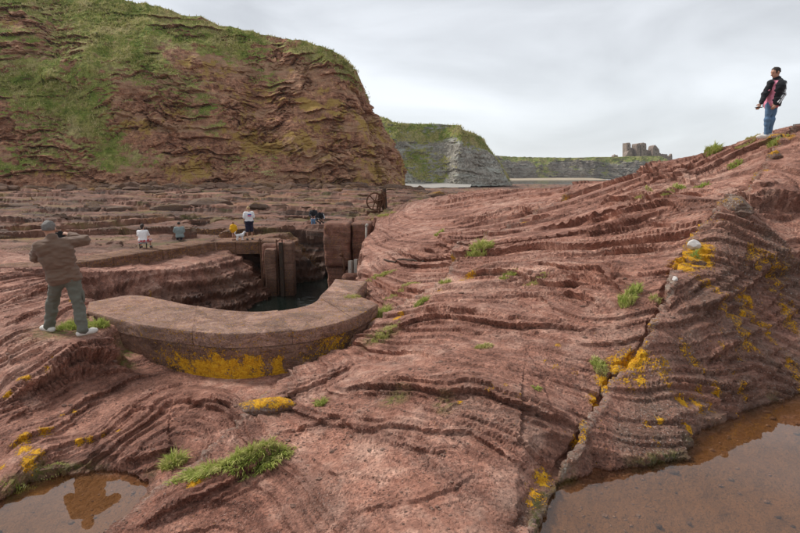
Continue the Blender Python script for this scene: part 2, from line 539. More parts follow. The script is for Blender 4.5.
# ledges traced on the rock, left hand side stands higher: (height, decay, points in the picture)
LEDGES = [
    (.13, .30, [(326, 396), (361, 398), (379, 399), (410, 398), (442, 405), (463, 402), (484, 405), (505, 412), (540, 419), (556, 422), (585, 426), (600, 424)]),
    (.09, .30, [(250, 448), (295, 436), (333, 422), (347, 429), (365, 434), (400, 433), (435, 434), (466, 435), (477, 443), (498, 454), (512, 462), (533, 462), (565, 458)]),
    (.06, .20, [(449, 417), (470, 426), (498, 436), (515, 441), (540, 450), (575, 452)]),
    (.04, .15, [(365, 440), (407, 448), (442, 454), (470, 457)]),
    (.03, .12, [(300, 470), (350, 478), (400, 485), (430, 483)]),
    (.04, .15, [(330, 520), (400, 506), (440, 495), (470, 480), (505, 476)]),
    (.13, .45, [(350, 358), (372, 346), (394, 336), (427, 324), (454, 323), (478, 326), (519, 331), (559, 331), (579, 334), (593, 345), (600, 356)]),
    (.17, .45, [(447, 287), (458, 283), (478, 281), (508, 279), (529, 284), (556, 291), (579, 292), (600, 297)]),
    (.14, .40, [(437, 230), (441, 238), (448, 250), (458, 264), (462, 276)]),
    (.07, .30, [(360, 299), (400, 292), (441, 289)]),
    (.06, .30, [(470, 296), (485, 296), (512, 297), (549, 299), (579, 304), (593, 318), (600, 330)]),
    (.10, .35, [(380, 262), (410, 252), (440, 252)]),
    (.08, .35, [(375, 245), (410, 236), (436, 232)]),
    (.15, .50, [(441, 230), (470, 224), (502, 214), (530, 210), (560, 205)]),
    (.20, .50, [(594, 205), (644, 203), (678, 200), (719, 202)]),
    (.24, .60, [(587, 181), (661, 178), (702, 170), (749, 161), (790, 156)]),
    (.16, .45, [(560, 225), (600, 222), (644, 220), (695, 214)]),
    (.14, .40, [(570, 239), (611, 235), (661, 234), (690, 239)]),
    (.10, .35, [(590, 262), (620, 259), (665, 257)]),
    (.11, .35, [(520, 268), (560, 278), (594, 285), (617, 299), (629, 317)]),
    (.09, .30, [(560, 300), (587, 306), (602, 322)]),
    (.30, .60, [(738, 200), (749, 210), (776, 212), (812, 216)]),
    (.20, .50, [(668, 326), (698, 324), (725, 315), (746, 298), (766, 285), (784, 278), (815, 273)]),
    (.12, .40, [(690, 372), (720, 357), (750, 345), (780, 326), (815, 305)]),
    (.08, .30, [(655, 430), (690, 410), (720, 396), (760, 372), (800, 352)]),
    (.09, .30, [(0, 482), (34, 465), (67, 448), (94, 443), (108, 435), (128, 418), (148, 413), (182, 411), (202, 405), (233, 408), (242, 418)]),
    (.04, .15, [(150, 428), (175, 420), (205, 418), (228, 424)]),
    (.04, .15, [(160, 440), (185, 432), (210, 433)]),
    (.08, .22, [(0, 435), (34, 415), (67, 401), (88, 388)]),
    (.09, .22, [(0, 459), (34, 445), (61, 432), (84, 415), (115, 401)]),
    (.12, .30, [(80, 463), (100, 460), (135, 460), (165, 453), (186, 444)]),
    (.10, .25, [(0, 490), (44, 477), (76, 465)]),
    (.26, .45, [(0, 412), (37, 400), (62, 387), (82, 376), (105, 370), (120, 360), (129, 346)]),
    (.10, .30, [(0, 382), (19, 378), (47, 365), (57, 347), (52, 338)]),
    (.06, .20, [(0, 352), (22, 344), (51, 336)]),
    (.10, .25, [(0, 330), (25, 322), (46, 312)]),
    (.14, .4, [(0, 308), (40, 296), (80, 285)]),
    (.10, .30, [(255, 425), (275, 413), (300, 403), (330, 388), (360, 365)]),
    (.12, .30, [(130, 545), (180, 520), (225, 497), (262, 470), (300, 452)]),
]
# dikes: (ridge height, width, step, decay, points)
VEINS = [
    (.07, .038, .06, .5, [(800, 128), (777, 152), (757, 180), (737, 207), (712, 232), (692, 252), (676, 285), (660, 325), (640, 355), (618, 380), (600, 410), (578, 446), (548, 486), (532, 520), (520, 545)]),
    (.07, .050, .09, .9, [(573, 189), (559, 205), (525, 222), (495, 238), (461, 256), (447, 284), (421, 303), (397, 318), (370, 332), (336, 353), (300, 374), (268, 404), (243, 428), (185, 484), (150, 512), (112, 545)]),
]
POOL_R = [(545, 560), (538, 530), (541, 505), (556, 487), (588, 478), (600, 474), (640, 470), (662, 464), (688, 458), (690, 448), (700, 432), (720, 424), (752, 410), (775, 402), (830, 382), (990, 345), (1100, 420), (1100, 640), (800, 680), (640, 640)]
POOL_L = [(-120, 545), (-60, 512), (0, 505), (30, 484), (62, 474), (95, 471), (125, 473), (150, 481), (148, 494), (135, 510), (113, 528), (90, 560), (40, 620), (-80, 640)]
pool_r = np.array([at_z(a, b, -2.62) for a, b in POOL_R])
pool_l = np.array([at_z(a, b, -3.28) for a, b in POOL_L])

# the near harbour wall, seen in plan (world metres), outer then inner edge
WALL_OUT = np.array([at_z(a, b, -2.3) for a, b in [(87, 311), (130, 322.5), (173, 329), (221, 334), (262, 333), (304, 329), (337, 322), (361, 314), (378, 304)]])
WALL_IN = np.array([at_z(a, b, -2.3) for a, b in [(89, 302), (134, 295), (180, 303), (221, 310), (254, 312), (287, 309), (312, 303), (323, 293), (332, 284)]])
BASIN = [WALL_IN[8], WALL_IN[6], WALL_IN[4], WALL_IN[2], WALL_IN[1], (-6.0, 9.2), (-8.0, 11.0), (-9.0, 14.5), (-7.5, 18.8), (-5.9, 23.4), (-6.6, 26), (-6.6, 30.0), (-3.0, 30.4), (-2.4, 27), (-2.0, 24.3), (-1.0, 22.8), (-.85, 20), (-1.15, 17.2), (-1.0, 14), (-.85, 11.4)]
BASIN = np.array([(b[0], b[1]) for b in BASIN])


def region(x, y, pts, pad):
    p = np.asarray(pts)
    return (x > p[:, 0].min() - pad) & (x < p[:, 0].max() + pad) & (y > p[:, 1].min() - pad) & (y < p[:, 1].max() + pad)


# rows and columns of the fan
AZ = np.radians(np.linspace(-52, 50, 940))
_rows = [(2.2, 5.0, 30), (5.0, 16.0, 440), (16.0, 46.0, 280), (46.0, 100.0, 130), (100.0, 340.0, 40)]
RR = np.concatenate([np.exp(np.linspace(math.log(a), math.log(b), n, endpoint=False)) for a, b, n in _rows] + [[340.0]])
GA, GR = np.meshgrid(AZ, RR, indexing='ij')
X0, Y0 = OX + GR * np.sin(GA), OY + GR * np.cos(GA)
X, Y = X0.ravel(), Y0.ravel()
Z = base_z(X, Y)
far = sstep(19, 28, Y - .95 * np.clip(X + 2.5, 0, 30) * sstep(60, 30, Y))
warp = fbm(X * .33, Y * .33, 4, 5)
warp2 = fbm(X * 1.3, Y * 1.3, 4, 9)
rag = fbm(X * 6.0, Y * 6.0, 3, 13) * .017 + fbm(X * 1.7, Y * 1.7, 2, 14) * .035
relief = 0.05 * warp * (1 + 2.5 * far)
Z = Z + relief + .010 * warp2
for pl, pz in ((pool_r, POOL_Z), (pool_l, POOL_ZL)):      # the banks rise gently from the pools
    m = region(X, Y, pl, 1.6)
    d_ = np.clip(-ring_sd(X[m], Y[m], pl), 0, 9)
    cap = pz + .03 + .62 * d_ + .9 * d_ ** 2
    Z[m] = np.where(Z[m] > cap, cap + (Z[m] - cap) * sstep(.3, 1.5, d_), Z[m])
Z_smooth = Z.copy()
warp_s = fbm(X * .33, Y * .33, 2, 5)

for h, dec, pts in LEDGES:
    # trace on the smooth surface
    wp = []
    for a, b in pts:
        d = ray(a, b)
        ys = np.exp(np.linspace(math.log(1.5), math.log(40), 500))
        t = ys / d[1]
        zz = base_z(d[0] * t, ys)
        below = CAM_Z + d[2] * t < zz
        k = int(np.argmax(below)) if below.any() else 499
        wp.append((d[0] * t[k], ys[k]))
    wp = smooth_poly(wp, 4)
    m = region(X, Y, wp, dec * 4 + .3)
    if not m.any():
        continue
    sd0, par, ln = poly_sd(X[m], Y[m], wp)
    scale = 1.0 + 0.4 * fbm(X[m] * .8, Y[m] * .8, 2, 77)
    end = sstep(0, .22, par) * sstep(0, .22, 1 - par)
    dist = 0.5 * (wp[:, 1].mean() + 2)
    for q, (off, share, lo, hi) in enumerate(((0, .55, 0, 1), (.045, .22, .05, .62), (-.05, .25, .3, .97), (.10, .16, .4, .9), (-.11, .16, .1, .6))):
        sd = sd0 + rag[m] * (.5 + h * 2) + off * (.5 + .25 * dist) * (1 + .8 * fbm(X[m] * .9, Y[m] * .9, 2, 300 + q)) + (.012 * fbm(X[m] * 11, Y[m] * 11, 2, 310 + q))
        w = np.clip(.5 + sd / (.010 + h * share * .16), 0, 1) * np.exp(-np.clip(sd, 0, 99) / (dec * (.7 + 2.2 * share))) - .16 * np.exp(-(np.clip(-sd, 0, 99) / .07) ** 2) * (sd < 0)
        Z[m] += h * 1.15 * share * scale * w * end * sstep(lo - .1, lo + .08, par) * sstep(hi + .1, hi - .08, par)

VM = np.zeros_like(Z)
for h, wd, st, dec, pts in VEINS:
    wp = []
    for a, b in pts:
        d = ray(a, b)
        ys = np.exp(np.linspace(math.log(1.5), math.log(40), 500))
        t = ys / d[1]
        zz = base_z(d[0] * t, ys)
        below = CAM_Z + d[2] * t < zz
        k = int(np.argmax(below)) if below.any() else 499
        wp.append((d[0] * t[k], ys[k]))
    wp = smooth_poly(wp, 4)
    if dec == .9:
        VEIN2 = wp
    else:
        VEIN1 = wp
    m = region(X, Y, wp, 4.0)
    sd, par, ln = poly_sd(X[m], Y[m], wp)
    sd = sd + rag[m] * 1.2
    ww = wd * (1 + .5 * fbm(X[m] * 2, Y[m] * 2, 2, 51))
    on = .45 + .55 * sstep(-.35, .15, fbm(X[m] * 1.1, Y[m] * 1.1, 2, 52))
    ridge = np.exp(-(sd / ww) ** 2)
    Z[m] += h * ridge * (0.3 + .7 * on) + st * np.tanh(sd / .04) * np.exp(-np.abs(sd) / dec)
    Z[m] -= .055 * np.exp(-((sd + 2.0 * ww) / (ww * .7)) ** 2)
    VM[m] = np.maximum(VM[m], ridge * (0.35 + .65 * on))

# bedding coordinate: its contours sweep up from the lower left and round along the slab, and lie level on the platform
sp = lambda q, w: np.log1p(np.exp(np.clip(q / w, -30, 30))) * w
Qb = .20 * sp(-(X + 1.0), .8) + .145 * Y / (1 + np.exp(-np.clip((X + 1.4) / .9, -30, 30))) + .02 * X
Sb = Qb + .25 * (Z_smooth - CAM_Z + 2.3) * sstep(12, 6, Y) + .12 * warp_s + .006 * warp2
Sb = Sb * (1 - far) + far * (.070 * np.clip(Y - 15, 0, 90) + .55 * fbm(X * .045, Y * .14, 5, 40) + .15 * warp)
STR = Sb + .02 * np.sin(Sb * 23.0) + .015 * rag
near = 1 - far
along = X * .8 + Y * .35


def beds(s, th, w, groove, seed, lo=-.3, hi=.3):
    """terracing by beds of one thickness; each bed keeps its own strength along its length"""
    n_ = np.floor(s / th)
    a_ = sstep(lo, hi, fbm(along * .28 + n_ * 3.1, n_ * 5.17 + seed, 2, seed))
    return (.12 + .88 * a_) * (stair(s, th, w, groove) - s + th / 2)


upper = sstep(7.5, 11.0, Y + .25 * X)
gen = np.clip(.42 + .58 * upper, 0, 1)
sw_ = 1 - .7 * sstep(11.5, 15, Y) * sstep(2.6, .9, X) * sstep(27, 22, Y)
front = sw_ - .72 * np.exp(-(((X - .7) / 2.0) ** 2 + ((Y - 4.0) / 2.1) ** 2) ** 2)      # the bare, flat slab in front of the camera
Z = Z + near * front * (1.25 * gen * beds(STR + .035 * rag, .15, .045, .20, 1, -.15, .35)
                + 1.15 * (.75 + .4 * upper) * beds(STR + .03 + .04 * rag, .050, .11, .30, 2, -.2, .25)
                + .8 * beds(STR + .01 + .05 * rag, .0185, .22, .40, 3, -.1, .3))
Z = Z + far * (1.0 * beds(STR, .52, .06, .2, 4, -.7, .0) + .8 * beds(STR + .1, .13, .12, .3, 5) + .05 * fbm(X * .6, Y * .9, 3, 71))

# harbour basin cut into the rock
bs = ring_sd(X, Y, BASIN) + .10 * fbm(X * .9, Y * .9, 3, 81) * sstep(10.5, 13, Y)
lf = sstep(11, 14, Y) * (X < -4.5) * sstep(27.5, 25.5, Y)
bs = bs + lf * (2.3 + .35 * fbm(X * .35, Y * .35, 2, 82))
t = np.clip(bs / np.where(Y < 11.5, .25, np.where(X < -4.5, 3.0, .9)), 0, 1)
t = np.clip(t + lf * .022 * fbm(X * 1.6, Y * 1.6, 4, 83) * sstep(0, .15, t) * sstep(1, .8, t), 0, 1)
Z = Z * (1 - t) + (SEA - 1.3) * t
fz = sstep(.02, .1, t) * sstep(1, .9, t) * sstep(10.8, 12, Y)
zf_ = Z + .10 * warp + .02 * warp2 + .10 * X
Z = Z + .38 * fz * (stair(zf_, .46, .22, .08) - zf_ + .23) + .35 * fz * (stair(zf_ + .1, .15, .15, .2) - zf_ - .1 + .075)

# rock pools
for pl, pz in ((pool_r, POOL_Z), (pool_l, POOL_ZL)):
    m = region(X, Y, pl, .7)
    sd = ring_sd(X[m], Y[m], pl) + rag[m] * .9 + .05 * fbm(X[m] * 2.1, Y[m] * 2.1, 3, 90)
    Z[m] = np.minimum(Z[m], pz + .015 + np.clip(-sd, 0, 9) * 1.3 + 3.0 * np.clip(-sd, 0, 9) ** 2)
    inside = pz - .012 - .17 * (1 - np.exp(-np.clip(sd, 0, 9) / .5)) + .03 * fbm(X[m] * 3, Y[m] * 3, 3, 91) * sstep(.1, .5, sd)
    lift = pz + .012 + .35 * np.clip(-sd, 0, .6)
    z = np.where(sd > 0, np.minimum(inside, Z[m]), Z[m] + np.clip(np.minimum(lift, pz + .10) - Z[m], 0, 9) * sstep(.65, .2, -sd))
    z = np.where(sd > 0, inside, z)
    Z[m] = z

# keep the ground under the near wall and the man's footing
Z = np.where(GR.ravel() > 160, np.minimum(Z, SEA + 1.0 + .3 * warp), Z)
Z = Z - 2.0 * sstep(300, 340, GR.ravel())
Zg = Z.reshape(GA.shape)
# firm footing where people stand: (picture x, picture y, height relative to the camera, radius)
for a, b_, zr, r_ in ((50, 327, -2.42, .35), (85, 340, -2.44, .40), (68, 333, -2.43, .45), (128, 357, -2.86, .30), (146, 370, -2.95, .34), (170, 376, -2.99, .3), (205, 380, -3.0, .3), (240, 380, -3.0, .3), (275, 374, -2.97, .3), (310, 363, -2.9, .28), (340, 351, -2.8, .25), (362, 337, -2.7, .2)):
    q_ = at_z(a, b_, zr)
    w_ = np.exp(-(((X - q_[0]) ** 2 + (Y - q_[1]) ** 2) / r_ ** 2) ** 2)
    Z = Z * (1 - .85 * w_) + q_[2] * .85 * w_
# small roughness
rid = 1 - np.abs(fbm(X * 4.2, Y * 4.2, 4, 96))
Z = Z + .005 * fbm(X * 9, Y * 9, 4, 95, .6) - .006 * sstep(.82, 1.0, rid) * sstep(-.1, .4, fbm(X * .8, Y * .8, 2, 97))
Zg = Z.reshape(GA.shape)


def box_blur(a, k):
    for ax in (0, 1):
        p = np.concatenate([np.repeat(np.take(a, [0], ax), k, ax), a, np.repeat(np.take(a, [-1], ax), k, ax)], ax)
        c = np.cumsum(p, ax)
        z0 = np.zeros_like(np.take(c, [0], ax))
        c = np.concatenate([z0, c], ax)
        n = a.shape[ax]
        a = (np.take(c, range(2 * k + 1, 2 * k + 1 + n), ax) - np.take(c, range(0, n), ax)) / (2 * k + 1)
    return a


# undercut the ledges: crests lean out, feet draw back
zb = box_blur(Zg, 2)
dz_a = np.gradient(zb, axis=0) / (np.gradient(AZ)[:, None] * GR)
dz_r = np.gradient(zb, axis=1) / np.gradient(RR)[None, :]
gx = dz_a * np.cos(GA) + dz_r * np.sin(GA)
gy = -dz_a * np.sin(GA) + dz_r * np.cos(GA)
gl = np.hypot(gx, gy) + 1e-6
hp = np.clip(Zg - box_blur(Zg, 3), -.10, .10)
k = 1.15 * sstep(.2, .8, gl)
k[(GR > 60)] = 0
XS, YS = X0 - gx / gl * hp * k, Y0 - gy / gl * hp * k


_ia, _ir = np.arange(len(AZ)), np.arange(len(RR))


def ground(x, y):
    """height of the terrain at world points"""
    x, y = np.asarray(x, float), np.asarray(y, float)
    i = np.interp(np.arctan2(x - OX, y - OY), AZ, _ia)
    j = np.interp(np.hypot(x - OX, y - OY), RR, _ir)
    i0, j0 = np.minimum(i.astype(int), len(AZ) - 2), np.minimum(j.astype(int), len(RR) - 2)
    u, v = i - i0, j - j0
    return Zg[i0, j0] * (1 - u) * (1 - v) + Zg[i0 + 1, j0] * u * (1 - v) + Zg[i0, j0 + 1] * (1 - u) * v + Zg[i0 + 1, j0 + 1] * u * v


_ys = np.exp(np.linspace(math.log(2.0), math.log(75.0), 1400))


def hit(px, py):
    """where the view ray through a picture point first meets the terrain"""
    d = ray(px, py)
    t_ = _ys / d[1]
    g_ = ground(d[0] * t_, _ys)
    below = CAM_Z + d[2] * t_ < g_
    k_ = int(np.argmax(below)) if below.any() else len(_ys) - 1
    return np.array([d[0] * t_[k_], _ys[k_], g_[k_]])


# ---- what grows and stains where
def spots(lst):
    """soft discs on the rock: (picture x, picture y, radius in metres, strength)"""
    out = np.zeros_like(Z)
    for a, b, r, s in lst:
        p = hit(a, b)
        m = (np.abs(X - p[0]) < r * 2) & (np.abs(Y - p[1]) < r * 2)
        d = np.hypot(X[m] - p[0], Y[m] - p[1]) / r
        out[m] = np.maximum(out[m], s * np.clip(1.25 - d, 0, 1))
    return out


LI_SPOTS = [(632, 362, .20, 1.0), (618, 372, .16, 1.0), (604, 386, .13, .9), (594, 402, .12, .7), (642, 358, .12, .9), (690, 262, .30, 1.0), (700, 252, .22, 1.0), (684, 268, .20, .9), (702, 262, .18, 1),
            (541, 480, .09, .9), (536, 495, .08, .8), (546, 476, .07, .9), (530, 505, .06, .7), (578, 443, .08, .8), (683, 403, .09, .9), (697, 404, .09, .8), (712, 410, .06, .8), (688, 428, .06, .9), (716, 391, .07, .8),
            (700, 390, .06, .7), (648, 426, .06, .7), (660, 420, .06, .7), (657, 442, .05, .6), (748, 300, .08, .9), (744, 315, .07, .9), (752, 307, .05, .8), (772, 290, .07, .6), (605, 175, .35, .9), (598, 178, .3, .8),
            (24, 450, .10, .9), (28, 462, .10, .9), (44, 430, .10, .85), (24, 440, .09, .9), (36, 452, .1, .75), (80, 443, .07, .9), (90, 441, .06, .8), (118, 431, .06, .8), (104, 437, .05, .6), (195, 482, .10, 1.0), (203, 477, .07, .9), (2, 468, .05, .9),
            (20, 378, .07, .9), (26, 377, .06, .9), (8, 395, .06, .8), (47, 369, .05, .7), (52, 357, .05, .6), (14, 447, .06, .6), (62, 415, .05, .6), (75, 412, .06, .6),
            (545, 362, .06, .5), (555, 366, .07, .5), (575, 372, .06, .5), (558, 345, .06, .5), (470, 275, .15, .8), (462, 280, .14, .6), (525, 222, .2, .8), (440, 290, .12, .6), (397, 318, .12, .8), (402, 313, .1, .8),
            (775, 135, .16, .8), (790, 137, .2, .6), (775, 155, .14, .9), (767, 170, .1, .6), (741, 140, .2, .6), (460, 402, .05, .7), (505, 385, .06, .4), (490, 388, .05, .5), (520, 398, .05, .5), (565, 200, .3, .5),
            (150, 295, .15, .6), (45, 270, .2, .5), (70, 300, .12, .5), (640, 380, .1, .7), (627, 384, .1, .6), (667, 365, .08, .5), (720, 330, .06, .4), (690, 350, .06, .4), (760, 330, .06, .4), (735, 375, .06, .45), (790, 300, .07, .4)]
LM = spots(LI_SPOTS)
VMs = np.clip(VM, 0, 1)
LM = np.maximum(LM, VMs * .62 * sstep(-.1, .35, fbm(X * 1.6, Y * 1.6, 2, 33)))
bank = sstep(-.1, .4, (X - (np.interp(Y, VEIN1[:, 1][::1] if VEIN1[0, 1] < VEIN1[-1, 1] else VEIN1[::-1, 1], VEIN1[:, 0] if VEIN1[0, 1] < VEIN1[-1, 1] else VEIN1[::-1, 0])))) * sstep(9, 7, Y) * sstep(3.2, 4.0, Y)
LM = np.maximum(LM, bank * .50 * sstep(.15, .5, fbm(X * 2.5, Y * 2.5, 3, 34)))
LM = np.maximum(LM, far * .33 * sstep(.1, .6, fbm(X * .15, Y * .3, 3, 35)))
WE = np.clip(bank * (.55 + .5 * warp2), 0, .9)
WE = np.maximum(WE, far * .95 * sstep(-.25, .35, fbm(X * .12, Y * .35, 4, 36) + .3 * sstep(60, 30, Y) - .1))
WE = np.maximum(WE, VMs * .5)
WE = np.maximum(WE, spots([(262, 412, .35, .7), (285, 398, .3, .5), (380, 398, .3, .55), (470, 403, .35, .6), (520, 414, .35, .6), (590, 425, .3, .6), (330, 486, .25, .5), (320, 500, .3, .5), (520, 520, .4, .6), (480, 525, .3, .4), (640, 345, .5, .6), (720, 205, .6, .8), (735, 212, .6, .6)]) * (.6 + .5 * warp2))
MO = np.zeros_like(Z)
for pl, rng in ((pool_r, .12), (pool_l, .10)):
    m = region(X, Y, pl, .5)
    sd = ring_sd(X[m], Y[m], pl)
    MO[m] = np.maximum(MO[m], .75 * np.exp(-((sd + .03) / .045) ** 2) * sstep(-.1, .4, fbm(X[m] * 1.3, Y[m] * 1.3, 2, 44)))
MO = np.maximum(MO, spots([(395, 400, .16, .7), (445, 405, .12, .6), (275, 412, .15, .6), (130, 352, .25, .9), (125, 362, .15, .8), (65, 330, .5, .9), (85, 320, .4, .9), (355, 296, .3, .8), (380, 334, .3, .9), (745, 138, .5, .7), (776, 142, .3, .8), (700, 147, .3, .5), (40, 476, .12, .9), (60, 470, .1, .9), (12, 487, .12, .9), (380, 215, .9, .8)]))
MO = np.maximum(MO, far * .55 * sstep(.25, .6, fbm(X * .2 + 3, Y * .5, 3, 46)))
WT = sstep(.55, -.1, Z - SEA - 1.0 + .3 * warp) * sstep(60, 40, Y)
WT = np.maximum(WT, sstep(.05, .4, t) * .72 * sstep(10.5, 12, Y))
for pl in (pool_r, pool_l):
    m = region(X, Y, pl, .5)
    sd = ring_sd(X[m], Y[m], pl)
    WT[m] = np.maximum(WT[m], .7 * sstep(-.10, .0, sd))
WT = np.maximum(WT, spots([(575, 475, .35, .5), (100, 470, .5, .35)]))
TD = far * np.clip(.85 + .3 * warp2, 0, 1)
PB = np.zeros_like(Z)
for pl in (pool_r, pool_l):
    m = region(X, Y, pl, .1)
    PB[m] = np.maximum(PB[m], sstep(0.0, .10, ring_sd(X[m], Y[m], pl)))

shore = mesh_np('ground', np.stack([XS.ravel(), YS.ravel(), Z], 1), grid_faces(*GA.shape), M['rock'],
                attrs={'strata': STR, 'vein': VMs, 'lichen': LM, 'weather': WE, 'moss': MO, 'wet': WT, 'silt': PB, 'tide': TD}, smooth=False)
tag(shore, kind='structure')
# ------------------------------------------------------------------ water


def water_material(name, tint, ior=1.4, wave=0.004, scale=6.0, rough=0.0):
    b = MatB(name)
    n = b.bump(b.noise(b.pos(), scale, 3, 0.5), 0.25, wave)
    tr = b.node('ShaderNodeBsdfTransparent', {'Color': tint})
    gl = b.node('ShaderNodeBsdfGlossy', {'Color': (1, 1, 1), 'Roughness': rough, 'Normal': n})
    fa = b.node('ShaderNodeLayerWeight', {'Blend': .5, 'Normal': n}).outputs['Facing']
    f0 = ((ior - 1) / (ior + 1)) ** 2
    fr = b.math('ADD', b.math('MULTIPLY', b.math('POWER', fa, 4.0), 1 - f0), f0)
    mx = b.node('ShaderNodeMixShader', {0: fr, 1: tr.outputs[0], 2: gl.outputs[0]})
    b.l.new(mx.outputs[0], b.out.inputs['Surface'])
    return b.m


M['pool'] = water_material('still_pool_water', (0.96, 0.87, 0.72), 1.75, 0.0015, 2.0)


def sheet(name, ring, z, mat):
    ring = np.asarray(ring)[:, :2]
    c = ring.mean(0)
    if np.sum(ring[:, 0] * np.roll(ring[:, 1], -1) - np.roll(ring[:, 0], -1) * ring[:, 1]) < 0:
        ring = ring[::-1]
    n = len(ring)
    v = np.array([(c[0], c[1], z)] + [(p[0], p[1], z) for p in ring])
    return mesh_np(name, v, [(0, i + 1, (i + 1) % n + 1) for i in range(n)], mat)


def dilate(ring, d):
    ring = np.asarray(ring)[:, :2]
    t_ = np.roll(ring, -1, 0) - np.roll(ring, 1, 0)
    t_ /= np.linalg.norm(t_, axis=1)[:, None]
    nrm = np.stack([t_[:, 1], -t_[:, 0]], 1)
    a = ring + nrm * d
    area = lambda r: abs(np.sum(r[:, 0] * np.roll(r[:, 1], -1) - np.roll(r[:, 0], -1) * r[:, 1]))
    return a if area(a) > area(ring) else ring - nrm * d


for pl, pz in ((pool_r, POOL_Z), (pool_l, POOL_ZL)):
    tag(sheet('pool_water', dilate(pl, .12), pz, M['pool']), kind='structure')

b = MatB('sea_water')
P = b.pos()
hh = b.math('ADD', b.noise(P, 1.6, 4, 0.6, 0.4), b.math('MULTIPLY', b.noise(P, 6, 3, 0.6), 0.4))
foam = b.math('MULTIPLY', b.rng(b.noise(P, 3.0, 6, 0.75), 0.60, 0.68), b.rng(b.noise(P, 0.45, 2, 0.5), 0.47, 0.6, 0, 0.55))
M['sea'] = b.bsdf(b.mix(foam, (0.006, 0.010, 0.008), (0.35, 0.38, 0.36)), 0.06, 0.5, b.bump(hh, 0.5, 0.06))
sea_v = np.array([(-2400, -380, SEA), (2600, -380, SEA), (2600, 4800, SEA), (-2400, 4800, SEA)])
tag(mesh_np('sea_water', sea_v, [(0, 1, 2, 3)], M['sea'], smooth=False), kind='structure')

# ------------------------------------------------------------------ cliffs


def cliff_material(name, rock, rock_dark, rock_light, ochre, bed=(0.25, 0.25, 2.2)):
    b = MatB(name)
    P = b.pos()
    big = b.noise(P, 0.12, 4, 0.6)
    mid = b.noise(P, 0.7, 6, 0.65)
    fine = b.noise(P, 4.5, 5, 0.7)
    lam = b.noise(b.node('ShaderNodeMapping', {'Vector': P, 'Scale': bed, 'Rotation': (0.0, 0.10, 0.0)}).outputs[0], 1.0, 5, 0.62)
    c = b.ramp(b.math('ADD', b.math('MULTIPLY', mid, .6), b.math('MULTIPLY', lam, .45)), ((.36, rock_dark), (.52, rock), (.68, rock_light)))
    c = b.mix(b.rng(fine, .38, .66, 0, .8), c, b.mix(1.0, c, (1.6, 1.55, 1.5), 'MULTIPLY'))
    c = b.mix(b.rng(b.noise(P, 1.5, 7, .8), .47, .60, 0, .8), c, b.mix(1.0, c, (1.75, 1.7, 1.6), 'MULTIPLY'))
    c = b.mix(b.rng(b.noise(P, 2.2, 6, .75), .40, .50, .75, 0), c, b.mix(1.0, c, (.40, .38, .36), 'MULTIPLY'))
    c = b.mix(b.rng(b.noise(b.node('ShaderNodeMapping', {'Vector': P, 'Scale': (.07, .07, .5), 'Rotation': (0.0, 0.12, 0.0)}).outputs[0], 1.0, 6, .65), .50, .60, 0, .75), c, b.mix(fine, tuple(k_ * .9 for k_ in rock_light), tuple(k_ * f_ for k_, f_ in zip(rock_light, (1.35, 1.5, 1.45)))))
    oc = b.rng(b.math('ADD', b.math('MULTIPLY', b.noise(P, .55, 8, .76), 1.25), b.math('MULTIPLY', b.attr('ochre'), .27)), .79, .88)
    c = b.mix(b.math('MULTIPLY', oc, .88), c, b.mix(fine, tuple(k * .55 for k in ochre), ochre))
    g = b.rng(b.math('ADD', b.attr('grass'), b.math('ADD', b.math('MULTIPLY', b.noise(P, .55, 7, .75), 1.25), b.math('MULTIPLY', b.noise(P, 3, 3, .6), .35))), 1.20, 1.36)
    gc = b.ramp(b.math('ADD', b.math('MULTIPLY', b.noise(P, .22, 5, .62), .7), b.math('MULTIPLY', mid, .35)), ((.38, (.15, .21, .035)), (.46, (.26, .31, .07)), (.54, (.38, .36, .12)), (.65, (.50, .42, .21))))
    gc = b.mix(b.rng(b.noise(P, 1.1, 7, .78), .38, .60), b.mix(1.0, gc, (.50, .55, .45), 'MULTIPLY'), b.mix(1.0, gc, (1.25, 1.22, 1.2), 'MULTIPLY'))
    gc = b.mix(b.rng(fine, .35, .65), b.mix(1.0, gc, (.55, .58, .5), 'MULTIPLY'), gc)
    gc = b.mix(b.rng(b.noise(P, .8, 7, .78, .5), .56, .63, 0, .85), gc, b.mix(fine, rock, tuple(k_ * .75 for k_ in rock_light)))
    c = b.mix(g, c, gc)
    h = b.math('ADD', b.math('MULTIPLY', mid, 1.0), b.math('ADD', b.math('MULTIPLY', fine, .35), b.math('MULTIPLY', lam, 1.0)))
    return b.bsdf(c, .92, .15, b.bump(h, .9, .45))


def voro3(x, y, z, seed):
    """cell value and border distance of an irregular 3-D cell pattern"""
    ix, iy, iz = (np.floor(k_).astype(np.int64) for k_ in (x, y, z))
    d1 = np.full(x.shape, 1e9); d2 = np.full(x.shape, 1e9); val = np.zeros(x.shape)
    for a in (-1, 0, 1):
        for b_ in (-1, 0, 1):
            for c in (-1, 0, 1):
                h1 = _hash(ix + a, iy + b_, iz + c, seed)
                h2 = _hash(ix + a, iy + b_, iz + c, seed + 7)
                h3 = _hash(ix + a, iy + b_, iz + c, seed + 13)
                k_ = 1 / 4294967296.0
                d = (ix + a + h1 * k_ - x) ** 2 + (iy + b_ + h2 * k_ - y) ** 2 + (iz + c + h3 * k_ - z) ** 2
                m = d < d1
                d2 = np.where(m, d1, np.minimum(d2, d))
                val = np.where(m, ((h1 ^ h2) & 0xFFFF) / 65536.0, val)
                d1 = np.where(m, d, d1)
    return val, np.sqrt(d2) - np.sqrt(d1)


